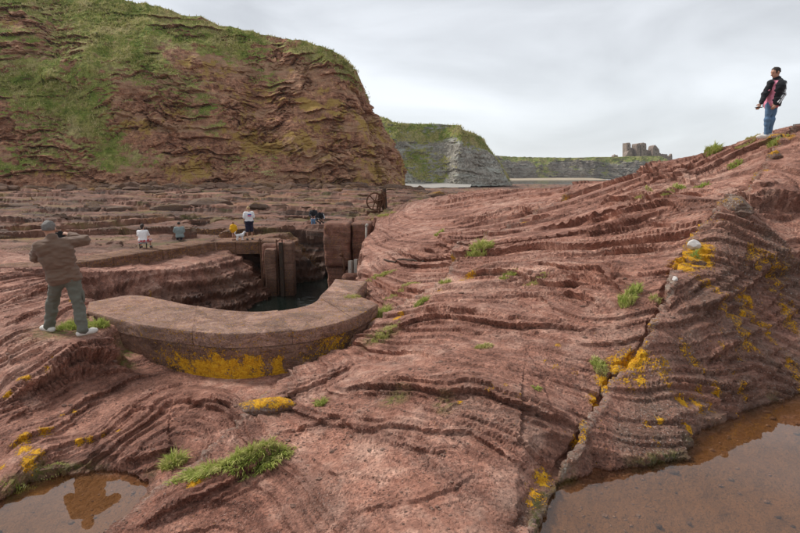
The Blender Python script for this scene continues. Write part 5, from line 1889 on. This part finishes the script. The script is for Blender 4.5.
l_, az = put(250, 239, 25.4, PZ + .01)
person('broad man in white printed shirt and dark shorts standing on the pier', l_, -az, stand(1.74, (-.25, .97, 0), .13), (-.2, .95, -.2), (-.25, .97, 0),
       [('shirt', M['white_cloth'], 'short_top', {'g': .022, 'hem': -.10}), ('print', M['print_blue'], 'print', {'dz': .03, 'g': .040}), ('print', M['print_pink'], 'print', {'dz': -.035, 'g': .040}),
        ('shorts', M['dark_shorts'], 'shorts', {'g': .036}), ('shoe', M['dark_shoe'], 'shoe', {})], s=1.0, vox=.017, hair=M['hair_fair'], belly=1.22)
l_, az = put(234, 238.5, 25.2, PZ + .01)
person('small child in a yellow raincoat standing on the pier', l_, -az, stand(.92, (-.5, .85, 0), .1), (-.4, .85, -.3), (-.5, .85, 0),
       [('raincoat', M['yellow'], 'top', {'g': .07, 'hem': -.22, 'wr': .02}), ('hood', M['yellow'], 'hood', {}), ('shoe', M['rust'], 'shoe', {})], s=.60, vox=.013, hair=M['rust'])
l_, az = put(143.5, 249, 22.2, PZ + .01)
person('seated woman in white top and red checked skirt on the pier', l_, -az, sit(1.66, (.25, .95, 0), .30, .22, .10, .42), (.4, .9, -.2), (.25, .95, 0),
       [('top', M['white_cloth'], 'short_top', {'g': .012, 'hem': .0}), ('skirt', M['checked'], 'skirt', {'g': .0}), ('shoe', M['dark_shoe'], 'shoe', {})], s=.95, vox=.016, hair=M['hair_dark'], hair_len=.10)
st_ = empty('camp_stool', l_, -az)
tag(st_, 'low folding stool under the woman in the checked skirt', 'stool')
cube_part('seat', M['grey_teal'], st_, (0, .02, .27), (.36, .32, .025))
for sx in (-1, 1):
    part('leg', M['tar_timber'], st_, lambda bm: bar(bm, (sx * .15, -.14, 0), (sx * .15, .15, .26), .012))
    part('leg', M['tar_timber'], st_, lambda bm: bar(bm, (sx * .13, .16, 0), (sx * .13, -.13, .26), .012))
l_, az = put(181, 249, 26.6)
l_ = (l_[0], l_[1], float(ground(l_[0], l_[1])))
Js = sit(1.72, (-.1, .99, 0), .20)
person('person in grey green shirt sitting low behind the pier wall', l_, -az, Js, (-.1, .99, 0), (-.1, .99, 0),
       [('shirt', M['grey_teal'], 'short_top', {'g': .03}), ('trousers', M['dark_shorts'], 'trousers', {'g': .015}), ('shoe', M['dark_shoe'], 'shoe', {})], s=1.0, vox=.018)
for (px_, py_, y_, lb, J_, top, topn, hair_, arg) in (
        (314, 225.5, 31.2, 'fair haired person in black jacket and blue jeans seated on the far rocks', sit(1.62, (-.1, -.99, 0), .45, .08), M['black_cloth'], 'jacket', M['hair_fair'], M['denim']),
        (319.5, 224.0, 31.6, 'dark haired person in black and white jacket seated beside the one in jeans', sit(1.62, (.35, -.93, 0), .38, .12, .14), M['black_cloth'], 'jacket', M['hair_dark'], M['black_cloth'])):
    l_, az = put(px_, py_, y_)
    gz_ = float(ground(l_[0], l_[1]))
    wear = [(topn, top, 'top', {'g': .03}), ('trousers', arg, 'trousers', {'g': .012}), ('shoe', M['dark_shoe'], 'shoe', {})]
    if hair_ is M['hair_dark']:
        wear.append(('stripe', M['white_cloth'], 'stripe', {'side': 'L', 'dir': (.7, -.7, 0), 'g': .03}))
        wear.append(('stripe', M['white_cloth'], 'stripe', {'side': 'R', 'dir': (-.7, -.7, 0), 'g': .03}))
    person(lb, (l_[0], l_[1], gz_), -az, J_, (-.1, -.98, -.1), (0, -1, 0), wear, s=.95, vox=.018, hair=hair_, hair_len=.06 if hair_ is M['hair_fair'] else 0)

# small white dog by the child
l_, az = put(240, 238.3, 25.2, PZ + .012)
dog = empty('dog', l_, -az + .3)
tag(dog, 'small white dog with raised tail beside the child in yellow', 'dog')
f = Field((-.35, -.2, 0), (.4, .2, .55), .011)
f.cone((-.14, 0, .25), (.13, 0, .27), .070, .085, .03); f.cone((.13, 0, .26), (.05, 0, .24), .09, .07, .03)
f.cone((.16, 0, .29), (.23, 0, .38), .055, .05, .03); f.ell((.25, 0, .40), (.065, .052, .052), .02); f.cone((.28, 0, .39), (.34, 0, .375), .03, .022, .02)
for sy in (-1, 1):
    f.ell((.225, sy * .05, .41), (.018, .014, .04), .01)
    f.cone((.12, sy * .045, .22), (.115, sy * .05, .12), .035, .022, .02); f.cone((.115, sy * .05, .12), (.12, sy * .05, .02), .022, .017, .012); f.cone((.12, sy * .05, .02), (.145, sy * .05, .018), .018, .016, .01)
    f.cone((-.14, sy * .045, .23), (-.11, sy * .055, .15), .05, .03, .02); f.cone((-.11, sy * .055, .15), (-.17, sy * .055, .10), .028, .02, .015); f.cone((-.17, sy * .055, .10), (-.155, sy * .055, .02), .019, .016, .01); f.cone((-.155, sy * .055, .02), (-.13, sy * .055, .018), .017, .015, .01)
f.cone((-.19, 0, .28), (-.26, 0, .38), .022, .02, .02); f.cone((-.26, 0, .38), (-.20, 0, .46), .022, .016, .015)
f.wrinkle(.010, (40, 40, 40), 5)
v_, f_ = f.mesh()
mesh_np('body', v_, f_, M['white_cloth'], dog)
q = Field((.3, -.05, .34), (.4, .05, .42), .006); q.ell((.365, 0, .382), (.012, .014, .011), 0)
v_, f_ = q.mesh(); mesh_np('nose', v_, f_, M['eye'], dog)
# ------------------------------------------------------------------ loose rocks
M['boulder'] = rock_material('boulder_rock', (0.27, 0.17, 0.13), (0.13, 0.078, 0.058), (0.40, 0.28, 0.22))
M['dark_boulder'] = rock_material('dark_shore_rock', (0.150, 0.090, 0.064), (0.070, 0.042, 0.031), (0.27, 0.175, 0.13))
M['white_stone'] = plain('bird_whitened_stone', (.62, .58, .54), .85, .25, 14, .6, .01)


def rock_mesh(name, size, seed, mat, loc, lichen=.2, sub=4, flat=1.0, weather=.4, vein=0.0):
    bm = bmesh.new()
    bmesh.ops.create_icosphere(bm, subdivisions=sub, radius=1.0)
    co = np.array([v.co for v in bm.verts])
    rs_ = np.random.RandomState(seed)
    # chop with random planes for a broken, bedded outline
    for _ in range(16):
        n = unit(rs_.normal(size=3) * [1, 1, .8]); d = rs_.uniform(.55, .85)
        e_ = co @ n - d
        co = co - np.clip(e_, 0, None)[:, None] * n * .92
    p = co * np.array(size)
    nz = fbm3(p[:, 0] * 5, p[:, 1] * 5, p[:, 2] * 9, 4, seed)
    p = p + co * (nz * .05 * min(size) * 1.2)[:, None]
    lay = stair(p[:, 2], size[2] * .3, .2) - p[:, 2]
    p[:, :2] *= (1 + .07 * lay / (size[2] * .3))[:, None]
    for v, q_ in zip(bm.verts, p):
        v.co = q_
    me = bpy.data.meshes.new(name); bm.to_mesh(me); bm.free()
    me.polygons.foreach_set('use_smooth', np.ones(len(me.polygons), bool))
    me.materials.append(mat)
    up_ = np.clip(p[:, 2] / size[2], 0, 1)
    for nm, val in (('strata', p[:, 2] + .03 * nz), ('lichen', lichen * (.35 + .65 * sstep(.1, .6, up_))), ('weather', np.full(len(p), weather)), ('vein', np.full(len(p), vein))):
        a_ = me.attributes.new(nm, 'FLOAT', 'POINT'); a_.data.foreach_set('value', val.astype(np.float32))
    o = bpy.data.objects.new(name, me); COL.objects.link(o)
    o.location = loc
    return o


ROCKS = [  # picture x, y, half sizes, sink, lichen, weather, vein, material, label
    (266, 408, (.40, .20, .13), .03, .75, .5, .2, 'boulder', 'low bedded rock crusted with orange lichen in front of the harbour wall'),
    (618, 373, (.17, .15, .09), .04, .72, .6, .5, 'boulder', 'jagged rock covered with orange lichen on the vein above the large pool'),
    (603, 393, (.12, .12, .08), .03, .7, .8, .8, 'boulder', 'grey edged rock standing just below the lichen covered rock on the vein'),
    (737, 207, (.30, .24, .19), .06, .35, .8, .7, 'boulder', 'large grey lichened rock jutting from the upper slab near the right'),
    (775, 157, (.22, .2, .16), .04, .7, .5, .2, 'boulder', 'rock with orange lichen just below the man on the crest'),
    (692, 262, (.20, .16, .10), .04, .75, .5, .2, 'boulder', 'orange lichen crusted rock under the white stone on the slab'),
    (93, 211.5, (1.1, .9, .8), .1, .3, .8, .1, 'dark_boulder', 'dark square boulder standing on the tidal flat behind the photographing man'),
    (120, 211, (1.3, .8, .4), .1, .25, .8, .1, 'dark_boulder', 'low dark boulder right of the square boulder on the tidal flat'),
    (175, 208, (2.4, 1.0, .5), .2, .3, .8, .1, 'dark_boulder', 'long flat dark rock on the tidal flat below the headland'),
    (210, 203, (2.8, 1.4, .75), .3, .3, .8, .1, 'dark_boulder', 'broad dark rock at the foot of the headland above the pier people'),
    (258, 208, (1.2, .9, .45), .1, .4, .8, .1, 'dark_boulder', 'dark rock on the flat behind the man in the white shirt'),
    (344, 205, (1.0, .8, .5), .1, .3, .7, .1, 'dark_boulder', 'dark rounded rock between the seated pair and the winch'),
    (436, 196, (1.9, 1.2, .8), .2, .5, .7, .1, 'dark_boulder', 'brown rock hump on the shore right of the winch'),
    (60, 216, (.8, .6, .35), .1, .3, .8, .1, 'dark_boulder', 'low dark rock just above the photographing man on the tidal flat'),
    (20, 206, (2.2, 1.2, .5), .2, .3, .8, .1, 'dark_boulder', 'long dark ledge rock at the left edge of the tidal flat'),
    (742, 213, (.22, .2, .12), .03, .3, .7, .5, 'boulder', 'small grey rock below the large lichened rock on the upper slab'),
    (776, 139, (.20, .16, .10), .02, .75, .4, .1, 'boulder', 'small orange rock behind the shoes of the man on the crest'),
    (606, 177, (.40, .25, .12), .04, .9, .4, .0, 'boulder', 'orange lichened rock on the skyline left of the castle view'),
]
for k_, (a, b_, sz, sink, li, we, ve, mt, lb) in enumerate(ROCKS):
    h_ = hit(a, b_)
    o = rock_mesh('boulder', sz, 900 + k_, M[mt], (float(h_[0]), float(h_[1]), float(h_[2]) - sink + sz[2] * .25), li, 4, 1, we, ve)
    o.rotation_euler = (0, 0, (k_ * 1.7) % 6.28 if sz[0] < .5 else .15 * math.sin(k_))
    tag(o, lb, 'rock', 'loose rocks on the shore')
h_ = hit(693, 250)
o = rock_mesh('white_stone', (.10, .09, .085), 77, M['white_stone'], (float(h_[0]), float(h_[1]), float(h_[2]) + .055), 0, 4)
tag(o, 'rounded white stone sitting on the lichen covered rock', 'stone')
h_ = hit(675, 281)
o = rock_mesh('white_stone', (.045, .04, .035), 78, M['white_stone'], (float(h_[0]), float(h_[1]), float(h_[2]) + .02), 0, 3)
tag(o, 'small white pebble on the slab below the white stone', 'stone')
# pebbles and weed in the pools
rs = np.random.RandomState(12)
for nm, ring, n, lb, box in (('pool_pebbles', pool_r, 34, 'small dark pebbles and weed scraps in the large pool', (1.1, 6, 2.2, 5.2)), ('pool_pebbles', pool_l, 14, 'small dark pebbles in the pool at the lower left', (-7, -1.6, 2.6, 5.6))):
    vs, fs, c0 = [], [], 0
    bmx = bmesh.new(); bmesh.ops.create_icosphere(bmx, subdivisions=1, radius=1.0)
    sv = np.array([v.co for v in bmx.verts]); sf = np.array([[v.index for v in f_.verts] for f_ in bmx.faces]); bmx.free()
    k_ = 0
    while k_ < n:
        x_, y_ = rs.uniform(box[0], box[1]), rs.uniform(box[2], box[3])
        if ring_sd(np.array([x_]), np.array([y_]), ring)[0] < .05:
            continue
        r_ = rs.uniform(.008, .030)
        vs.append(sv * [r_ * rs.uniform(.8, 2.0), r_, r_ * .6] + [x_, y_, float(ground(x_, y_)) + r_ * .3]); fs.append(sf + c0); c0 += len(sv); k_ += 1
    o = mesh_np(nm, np.concatenate(vs), np.concatenate(fs), M['dark_boulder'])
    tag(o, lb, 'pebbles', kind='stuff')

# countless broken slabs and stones of the tidal flat
bmx = bmesh.new(); bmesh.ops.create_icosphere(bmx, subdivisions=2, radius=1.0)
sv = np.array([v.co for v in bmx.verts]); sf = np.array([[v.index for v in f_.verts] for f_ in bmx.faces]); bmx.free()
vs, fs, at_, c0 = [], [], [], 0
n_done = 0
while n_done < 260:
    y_ = math.exp(rs.uniform(math.log(27), math.log(120)))
    x_ = rs.uniform(-.95, .38) * y_
    if fbm(np.array([x_ * .1]), np.array([y_ * .22]), 2, 500)[0] < rs.uniform(-.5, .5):
        continue
    if x_ > -8 and y_ < 33 or x_ > .28 * y_ - 4 and y_ < 45:
        continue
    r_ = y_ * .0022 * math.exp(rs.uniform(0, 1.5)) * (1 + 1.0 * (rs.rand() < .06))
    p = sv.copy()
    for _ in range(7):
        n = unit(rs.normal(size=3)); e_ = p @ n - rs.uniform(.5, .8)
        p = p - np.clip(e_, 0, None)[:, None] * n
    p = p * [r_ * rs.uniform(1, 3.4), r_ * rs.uniform(.7, 1.6), r_ * rs.uniform(.3, .8)]
    vs.append(p + [x_, y_, float(ground(x_, y_)) + r_ * .1]); fs.append(sf + c0); c0 += len(sv); n_done += 1
hb_ = smooth_poly(np.array(HEAD)[1:10, :3], 12)
for _ in range(330):                                # fallen blocks along the foot of the headland
    q_ = hb_[rs.randint(len(hb_))]
    x_, y_ = q_[0] + rs.normal(0, 1.5), q_[1] - abs(rs.normal(0, 3.2)) + .8
    r_ = math.exp(rs.uniform(math.log(.25), math.log(1.25)))
    p = sv.copy()
    for _k in range(8):
        n = unit(rs.normal(size=3)); e_ = p @ n - rs.uniform(.5, .8)
        p = p - np.clip(e_, 0, None)[:, None] * n
    p = p * [r_ * rs.uniform(1, 2.2), r_, r_ * rs.uniform(.5, 1.0)]
    vs.append(p + [x_, y_, float(ground(x_, y_)) + r_ * .2]); fs.append(sf + c0); c0 += len(sv)
V_ = np.concatenate(vs)
o = mesh_np('shore_rubble', V_, np.concatenate(fs), M['dark_boulder'], smooth=False, attrs={'strata': V_[:, 2], 'lichen': .25 + .2 * fbm(V_[:, 0] * .2, V_[:, 1] * .2, 2, 6), 'weather': np.clip(.5 + .6 * fbm(V_[:, 0] * .3, V_[:, 1] * .3, 2, 7), 0, 1)})
tag(o, 'broken brown stones and slabs strewn over the tidal flat', 'rubble', kind='stuff')

# grit and small stones on the near slabs
vs, fs, c0 = [], [], 0
n_done = 0
sv1, sf1 = sv[:0], None
bmx = bmesh.new(); bmesh.ops.create_icosphere(bmx, subdivisions=1, radius=1.0)
sv1 = np.array([v.co for v in bmx.verts]); sf1 = np.array([[v.index for v in f_.verts] for f_ in bmx.faces]); bmx.free()
while n_done < 2600:
    y_ = math.exp(rs.uniform(math.log(2.3), math.log(11)))
    x_ = rs.uniform(-.85, .85) * y_
    if fbm(np.array([x_ * .9]), np.array([y_ * .9]), 2, 600)[0] < rs.uniform(-.35, .6):
        continue
    if ring_sd(np.array([x_]), np.array([y_]), BASIN)[0] > -.1 or ring_sd(np.array([x_]), np.array([y_]), np.concatenate([WALL_OUT[:, :2], WALL_IN[::-1, :2]]))[0] > -.1:
        continue
    r_ = rs.uniform(.004, .013) * (1 + 1.3 * (rs.rand() < .05))
    p = sv1 * (1 + rs.uniform(-.25, .25, (len(sv1), 1))) * [r_ * rs.uniform(.9, 1.6), r_, r_ * .7]
    vs.append(p + [x_, y_, float(ground(x_, y_)) + r_ * .2]); fs.append(sf1 + c0); c0 += len(sv1); n_done += 1
V_ = np.concatenate(vs)
o = mesh_np('rock_grit', V_, np.concatenate(fs), M['boulder'], smooth=False, attrs={'strata': V_[:, 2] * 3})
tag(o, 'loose grit and small stones scattered over the red slabs', 'grit', kind='stuff')

# ------------------------------------------------------------------ grass in the joints of the rock
M['tuft'] = grass_material('green_tuft_grass', ((.36, (.20, .26, .05)), (.47, (.36, .42, .10)), (.56, (.50, .50, .17)), (.68, (.62, .54, .28))), 16.0)
M['tuft_dry'] = grass_material('olive_turf', ((.36, (.26, .27, .06)), (.47, (.42, .41, .12)), (.56, (.54, .49, .21)), (.68, (.60, .51, .28))), 14.0)


def tuft(px, py, w, dpt, h, n, label, mat='tuft', rot=0.0, lean=(0, 0), at=None, bw=.006, shift=(0, 0, 0)):
    c = hit(px, py) if at is None else np.array(at)
    rs_ = np.random.RandomState(int(px * 7 + py * 13))
    root_ = empty('grass_tuft', (float(c[0]), float(c[1]), float(c[2])))
    tag(root_, label, 'grass', 'grass growing in the rock joints')
    a = rs_.rand(n) * 2 * math.pi; r = np.sqrt(rs_.rand(n)) * (1 - .35 * rs_.rand(n))
    lx, ly = np.cos(a) * r * w / 2, np.sin(a) * r * dpt / 2
    x_ = lx * math.cos(rot) - ly * math.sin(rot); y_ = lx * math.sin(rot) + ly * math.cos(rot)
    gz = np.array(ground(c[0] + x_, c[1] + y_)) - c[2] if at is None else np.zeros(n)
    gz = np.clip(gz, -.18, .18)
    prof = (1 - .55 * r ** 2) * (.7 + .5 * fbm(lx * 9 / max(w, .2), ly * 9 / max(w, .2), 2, 5))
    L = h * prof * (.55 + .7 * rs_.rand(n))
    od = np.stack([np.cos(a), np.sin(a)], 1) * (.15 + .55 * r[:, None]) + rs_.normal(0, .28, (n, 2)) + np.array(lean)
    base = np.stack([x_, y_, gz - .01], 1)
    th = rs_.rand(n) * math.pi
    sd_ = np.stack([np.cos(th), np.sin(th), np.zeros(n)], 1) * (bw * (.7 + .6 * rs_.rand(n)))[:, None]
    mid_ = base + np.concatenate([od * L[:, None] * .32, (L * .62)[:, None]], 1)
    tip = base + np.concatenate([od * L[:, None] * (.95), (L * (.98 - .30 * np.minimum(np.linalg.norm(od, axis=1), 1.3)))[:, None]], 1)
    V_ = np.stack([base - sd_, base + sd_, mid_ + sd_ * .75, mid_ - sd_ * .75, tip], 1).reshape(-1, 3)
    k5 = np.arange(n)[:, None] * 5
    F_ = np.concatenate([k5 + [0, 1, 2], k5 + [0, 2, 3], k5 + [3, 2, 4]])
    o_ = mesh_np('blades', V_, F_, M[mat], root_, smooth=False)
    o_['kind'] = 'stuff'
    return root_


TUFTS = [
    (480, 249, .62, .34, .26, 900, 'bright green grass tuft in a notch at the middle of the slab', 'tuft', .3),
    (232, 463, 1.30, .30, .16, 2200, 'long green grass clump spilling along the rock joint above the lower left pool', 'tuft', .25),
    (262, 456, .75, .22, .14, 900, 'right hand tail of the long grass clump in the joint', 'tuft', .3),
    (174, 464, .30, .20, .19, 500, 'small yellow green grass clump at the left end of the long grass', 'tuft', 0),
    (321, 405, .16, .12, .12, 260, 'small lone grass tuft on the rock in front of the harbour wall', 'tuft', 0),
    (627, 301, .30, .20, .18, 420, 'upright grass tuft beside the vein on the right slab', 'tuft', .6),
    (636, 292, .16, .12, .17, 200, 'thin grass tuft just above the upright tuft on the right slab', 'tuft', 0),
    (599, 367, .17, .24, .10, 420, 'light green cushion of grass left of the lichen covered vein', 'tuft', .5),
    (484, 347, .26, .14, .06, 420, 'flat pale green turf patch on the bare middle slab', 'tuft_dry', .0),
    (537, 389, .13, .08, .05, 160, 'tiny flat green patch on the slab left of the vein', 'tuft', 0),
    (381, 317, .40, .28, .26, 600, 'green grass tuft against the right end of the harbour wall', 'tuft', .4),
    (385, 334, .55, .20, .09, 800, 'mossy turf patch in the joint below the wall end', 'tuft_dry', .5),
    (421, 304, .26, .18, .14, 320, 'grass tuft on the vein right of the wall end', 'tuft', .3),
    (292, 359, .75, .16, .22, 800, 'grass growing along the foot of the curved harbour wall', 'tuft', .25),
    (74, 327, .50, .40, .14, 1200, 'green grass growing between the legs of the photographing man', 'tuft', .2),
    (98, 326, .38, .28, .16, 700, 'grass between the photographing man and the end of the wall', 'tuft', .2),
    (713, 152, .50, .30, .26, 700, 'dark bushy grass tuft on the skyline left of the man on the crest', 'tuft', 0),
    (777, 143, .45, .3, .20, 600, 'green grass under the feet of the man on the crest', 'tuft', 0),
    (748, 142, .8, .3, .10, 700, 'low olive turf on the crest left of the standing man', 'tuft_dry', .3),
    (674, 189, .55, .25, .12, 500, 'low green turf on the upper slab ledge', 'tuft', 0),
    (701, 188, .40, .2, .11, 350, 'small turf strip right of the low turf on the upper ledge', 'tuft', 0),
    (644, 191, .45, .2, .10, 320, 'thin green turf left of the low turf on the upper ledge', 'tuft_dry', 0),
    (735, 166, .40, .2, .12, 320, 'green turf strip on the high ledge below the crest', 'tuft', 0),
    (381, 276, .9, .3, .09, 700, 'green turf strip on the rock behind the harbour wall arm', 'tuft_dry', .3),
    (402, 290, 1.0, .22, .07, 600, 'olive turf strip on the rock right of the harbour wall arm', 'tuft_dry', .4),
    (439, 235, .35, .3, .16, 300, 'small grass tuft at the top of the dark rock joint', 'tuft', 0),
    (381, 216, 1.6, .6, .13, 700, 'green turf strip on the rock below the winch', 'tuft_dry', .1),
    (508, 276, .35, .15, .10, 260, 'little green tuft under the stepped ledge of the middle slab', 'tuft', 0),
    (536, 283, .45, .18, .08, 300, 'olive turf patch at the right of the stepped ledge', 'tuft_dry', 0),
    (445, 283, .25, .15, .11, 200, 'small green tuft at the left of the stepped ledge', 'tuft', 0),
    (655, 300, .18, .1, .10, 120, 'sparse dry grass beside the vein above the upright tuft', 'tuft_dry', 0),
    (695, 258, .14, .1, .14, 160, 'green tuft growing among the orange lichen under the white stone', 'tuft', 0),
    (55, 470, .35, .12, .04, 260, 'strip of bright moss at the back edge of the lower left pool', 'tuft', .5),
    (16, 486, .40, .10, .04, 260, 'mossy strip at the far left edge of the lower left pool', 'tuft', .6),
]
for a, b_, w_, d_, hh_, n_, lb, mt, ro in TUFTS:
    tuft(a, b_, w_, d_, hh_, n_, lb, mt, ro, lean=(-.1, -.4) if b_ > 440 and a > 200 else (0, 0), bw=.006 if hit(a, b_)[1] < 9 else .011)
g_ = at_z(352, 297, -2.3)
tuft(352, 297, .42, .30, .10, 600, 'cushion of grass on the flat top of the wall arm', 'tuft_dry', .3, at=(g_[0], g_[1], TOPZ - .02))

# ------------------------------------------------------------------ ropes and driftwood


def tube(name, pts, r, mat, parent=None, n=7):
    p = smooth_poly(np.array(pts, float), 8)
    t_ = np.gradient(p, axis=0); t_ /= np.linalg.norm(t_, axis=1)[:, None]
    s_ = np.cross(t_, [0, 0, 1.0]); s_ /= np.linalg.norm(s_, axis=1)[:, None] + 1e-9
    u_ = np.cross(s_, t_)
    ang = np.linspace(0, 2 * math.pi, n, endpoint=False)
    V_ = p[:, None] + (s_[:, None] * np.cos(ang)[None, :, None] + u_[:, None] * np.sin(ang)[None, :, None]) * r
    m = len(p)
    i = np.arange(m * n).reshape(m, n)
    F_ = np.stack([i[:-1], np.roll(i, -1, 1)[:-1], np.roll(i, -1, 1)[1:], i[1:]], -1).reshape(-1, 4)
    return mesh_np(name, V_.reshape(-1, 3), F_, mat, parent)


def laid(pts, lift):
    out = []
    pp = smooth_poly(np.array([hit(*q_) for q_ in pts]), 5)
    for q_ in pp:
        out.append((q_[0], q_[1], float(ground(q_[0], q_[1])) + lift))
    return out


tag(tube('driftwood_pole', laid([(384, 260.5), (398, 261.2), (411, 261.8), (424, 262)], .03), .022, M['tar_timber']), 'dark wooden pole lying on the rock right of the harbour', 'pole')

# ------------------------------------------------------------------ sea air
hb = bmesh.new()
bmesh.ops.create_cube(hb, size=1.0, matrix=Matrix.Translation((100, 2210, 24)) @ Matrix.Diagonal((5020, 5200, 66, 1)))
b = MatB('sea_haze')
vol = b.node('ShaderNodeVolumePrincipled', {'Color': (.92, .95, 1.0), 'Density': .00013, 'Anisotropy': .2})
b.l.new(vol.outputs[0], b.out.inputs['Volume'])
hz = bm_obj('haze', hb, b.m)
tag(hz, kind='stuff')
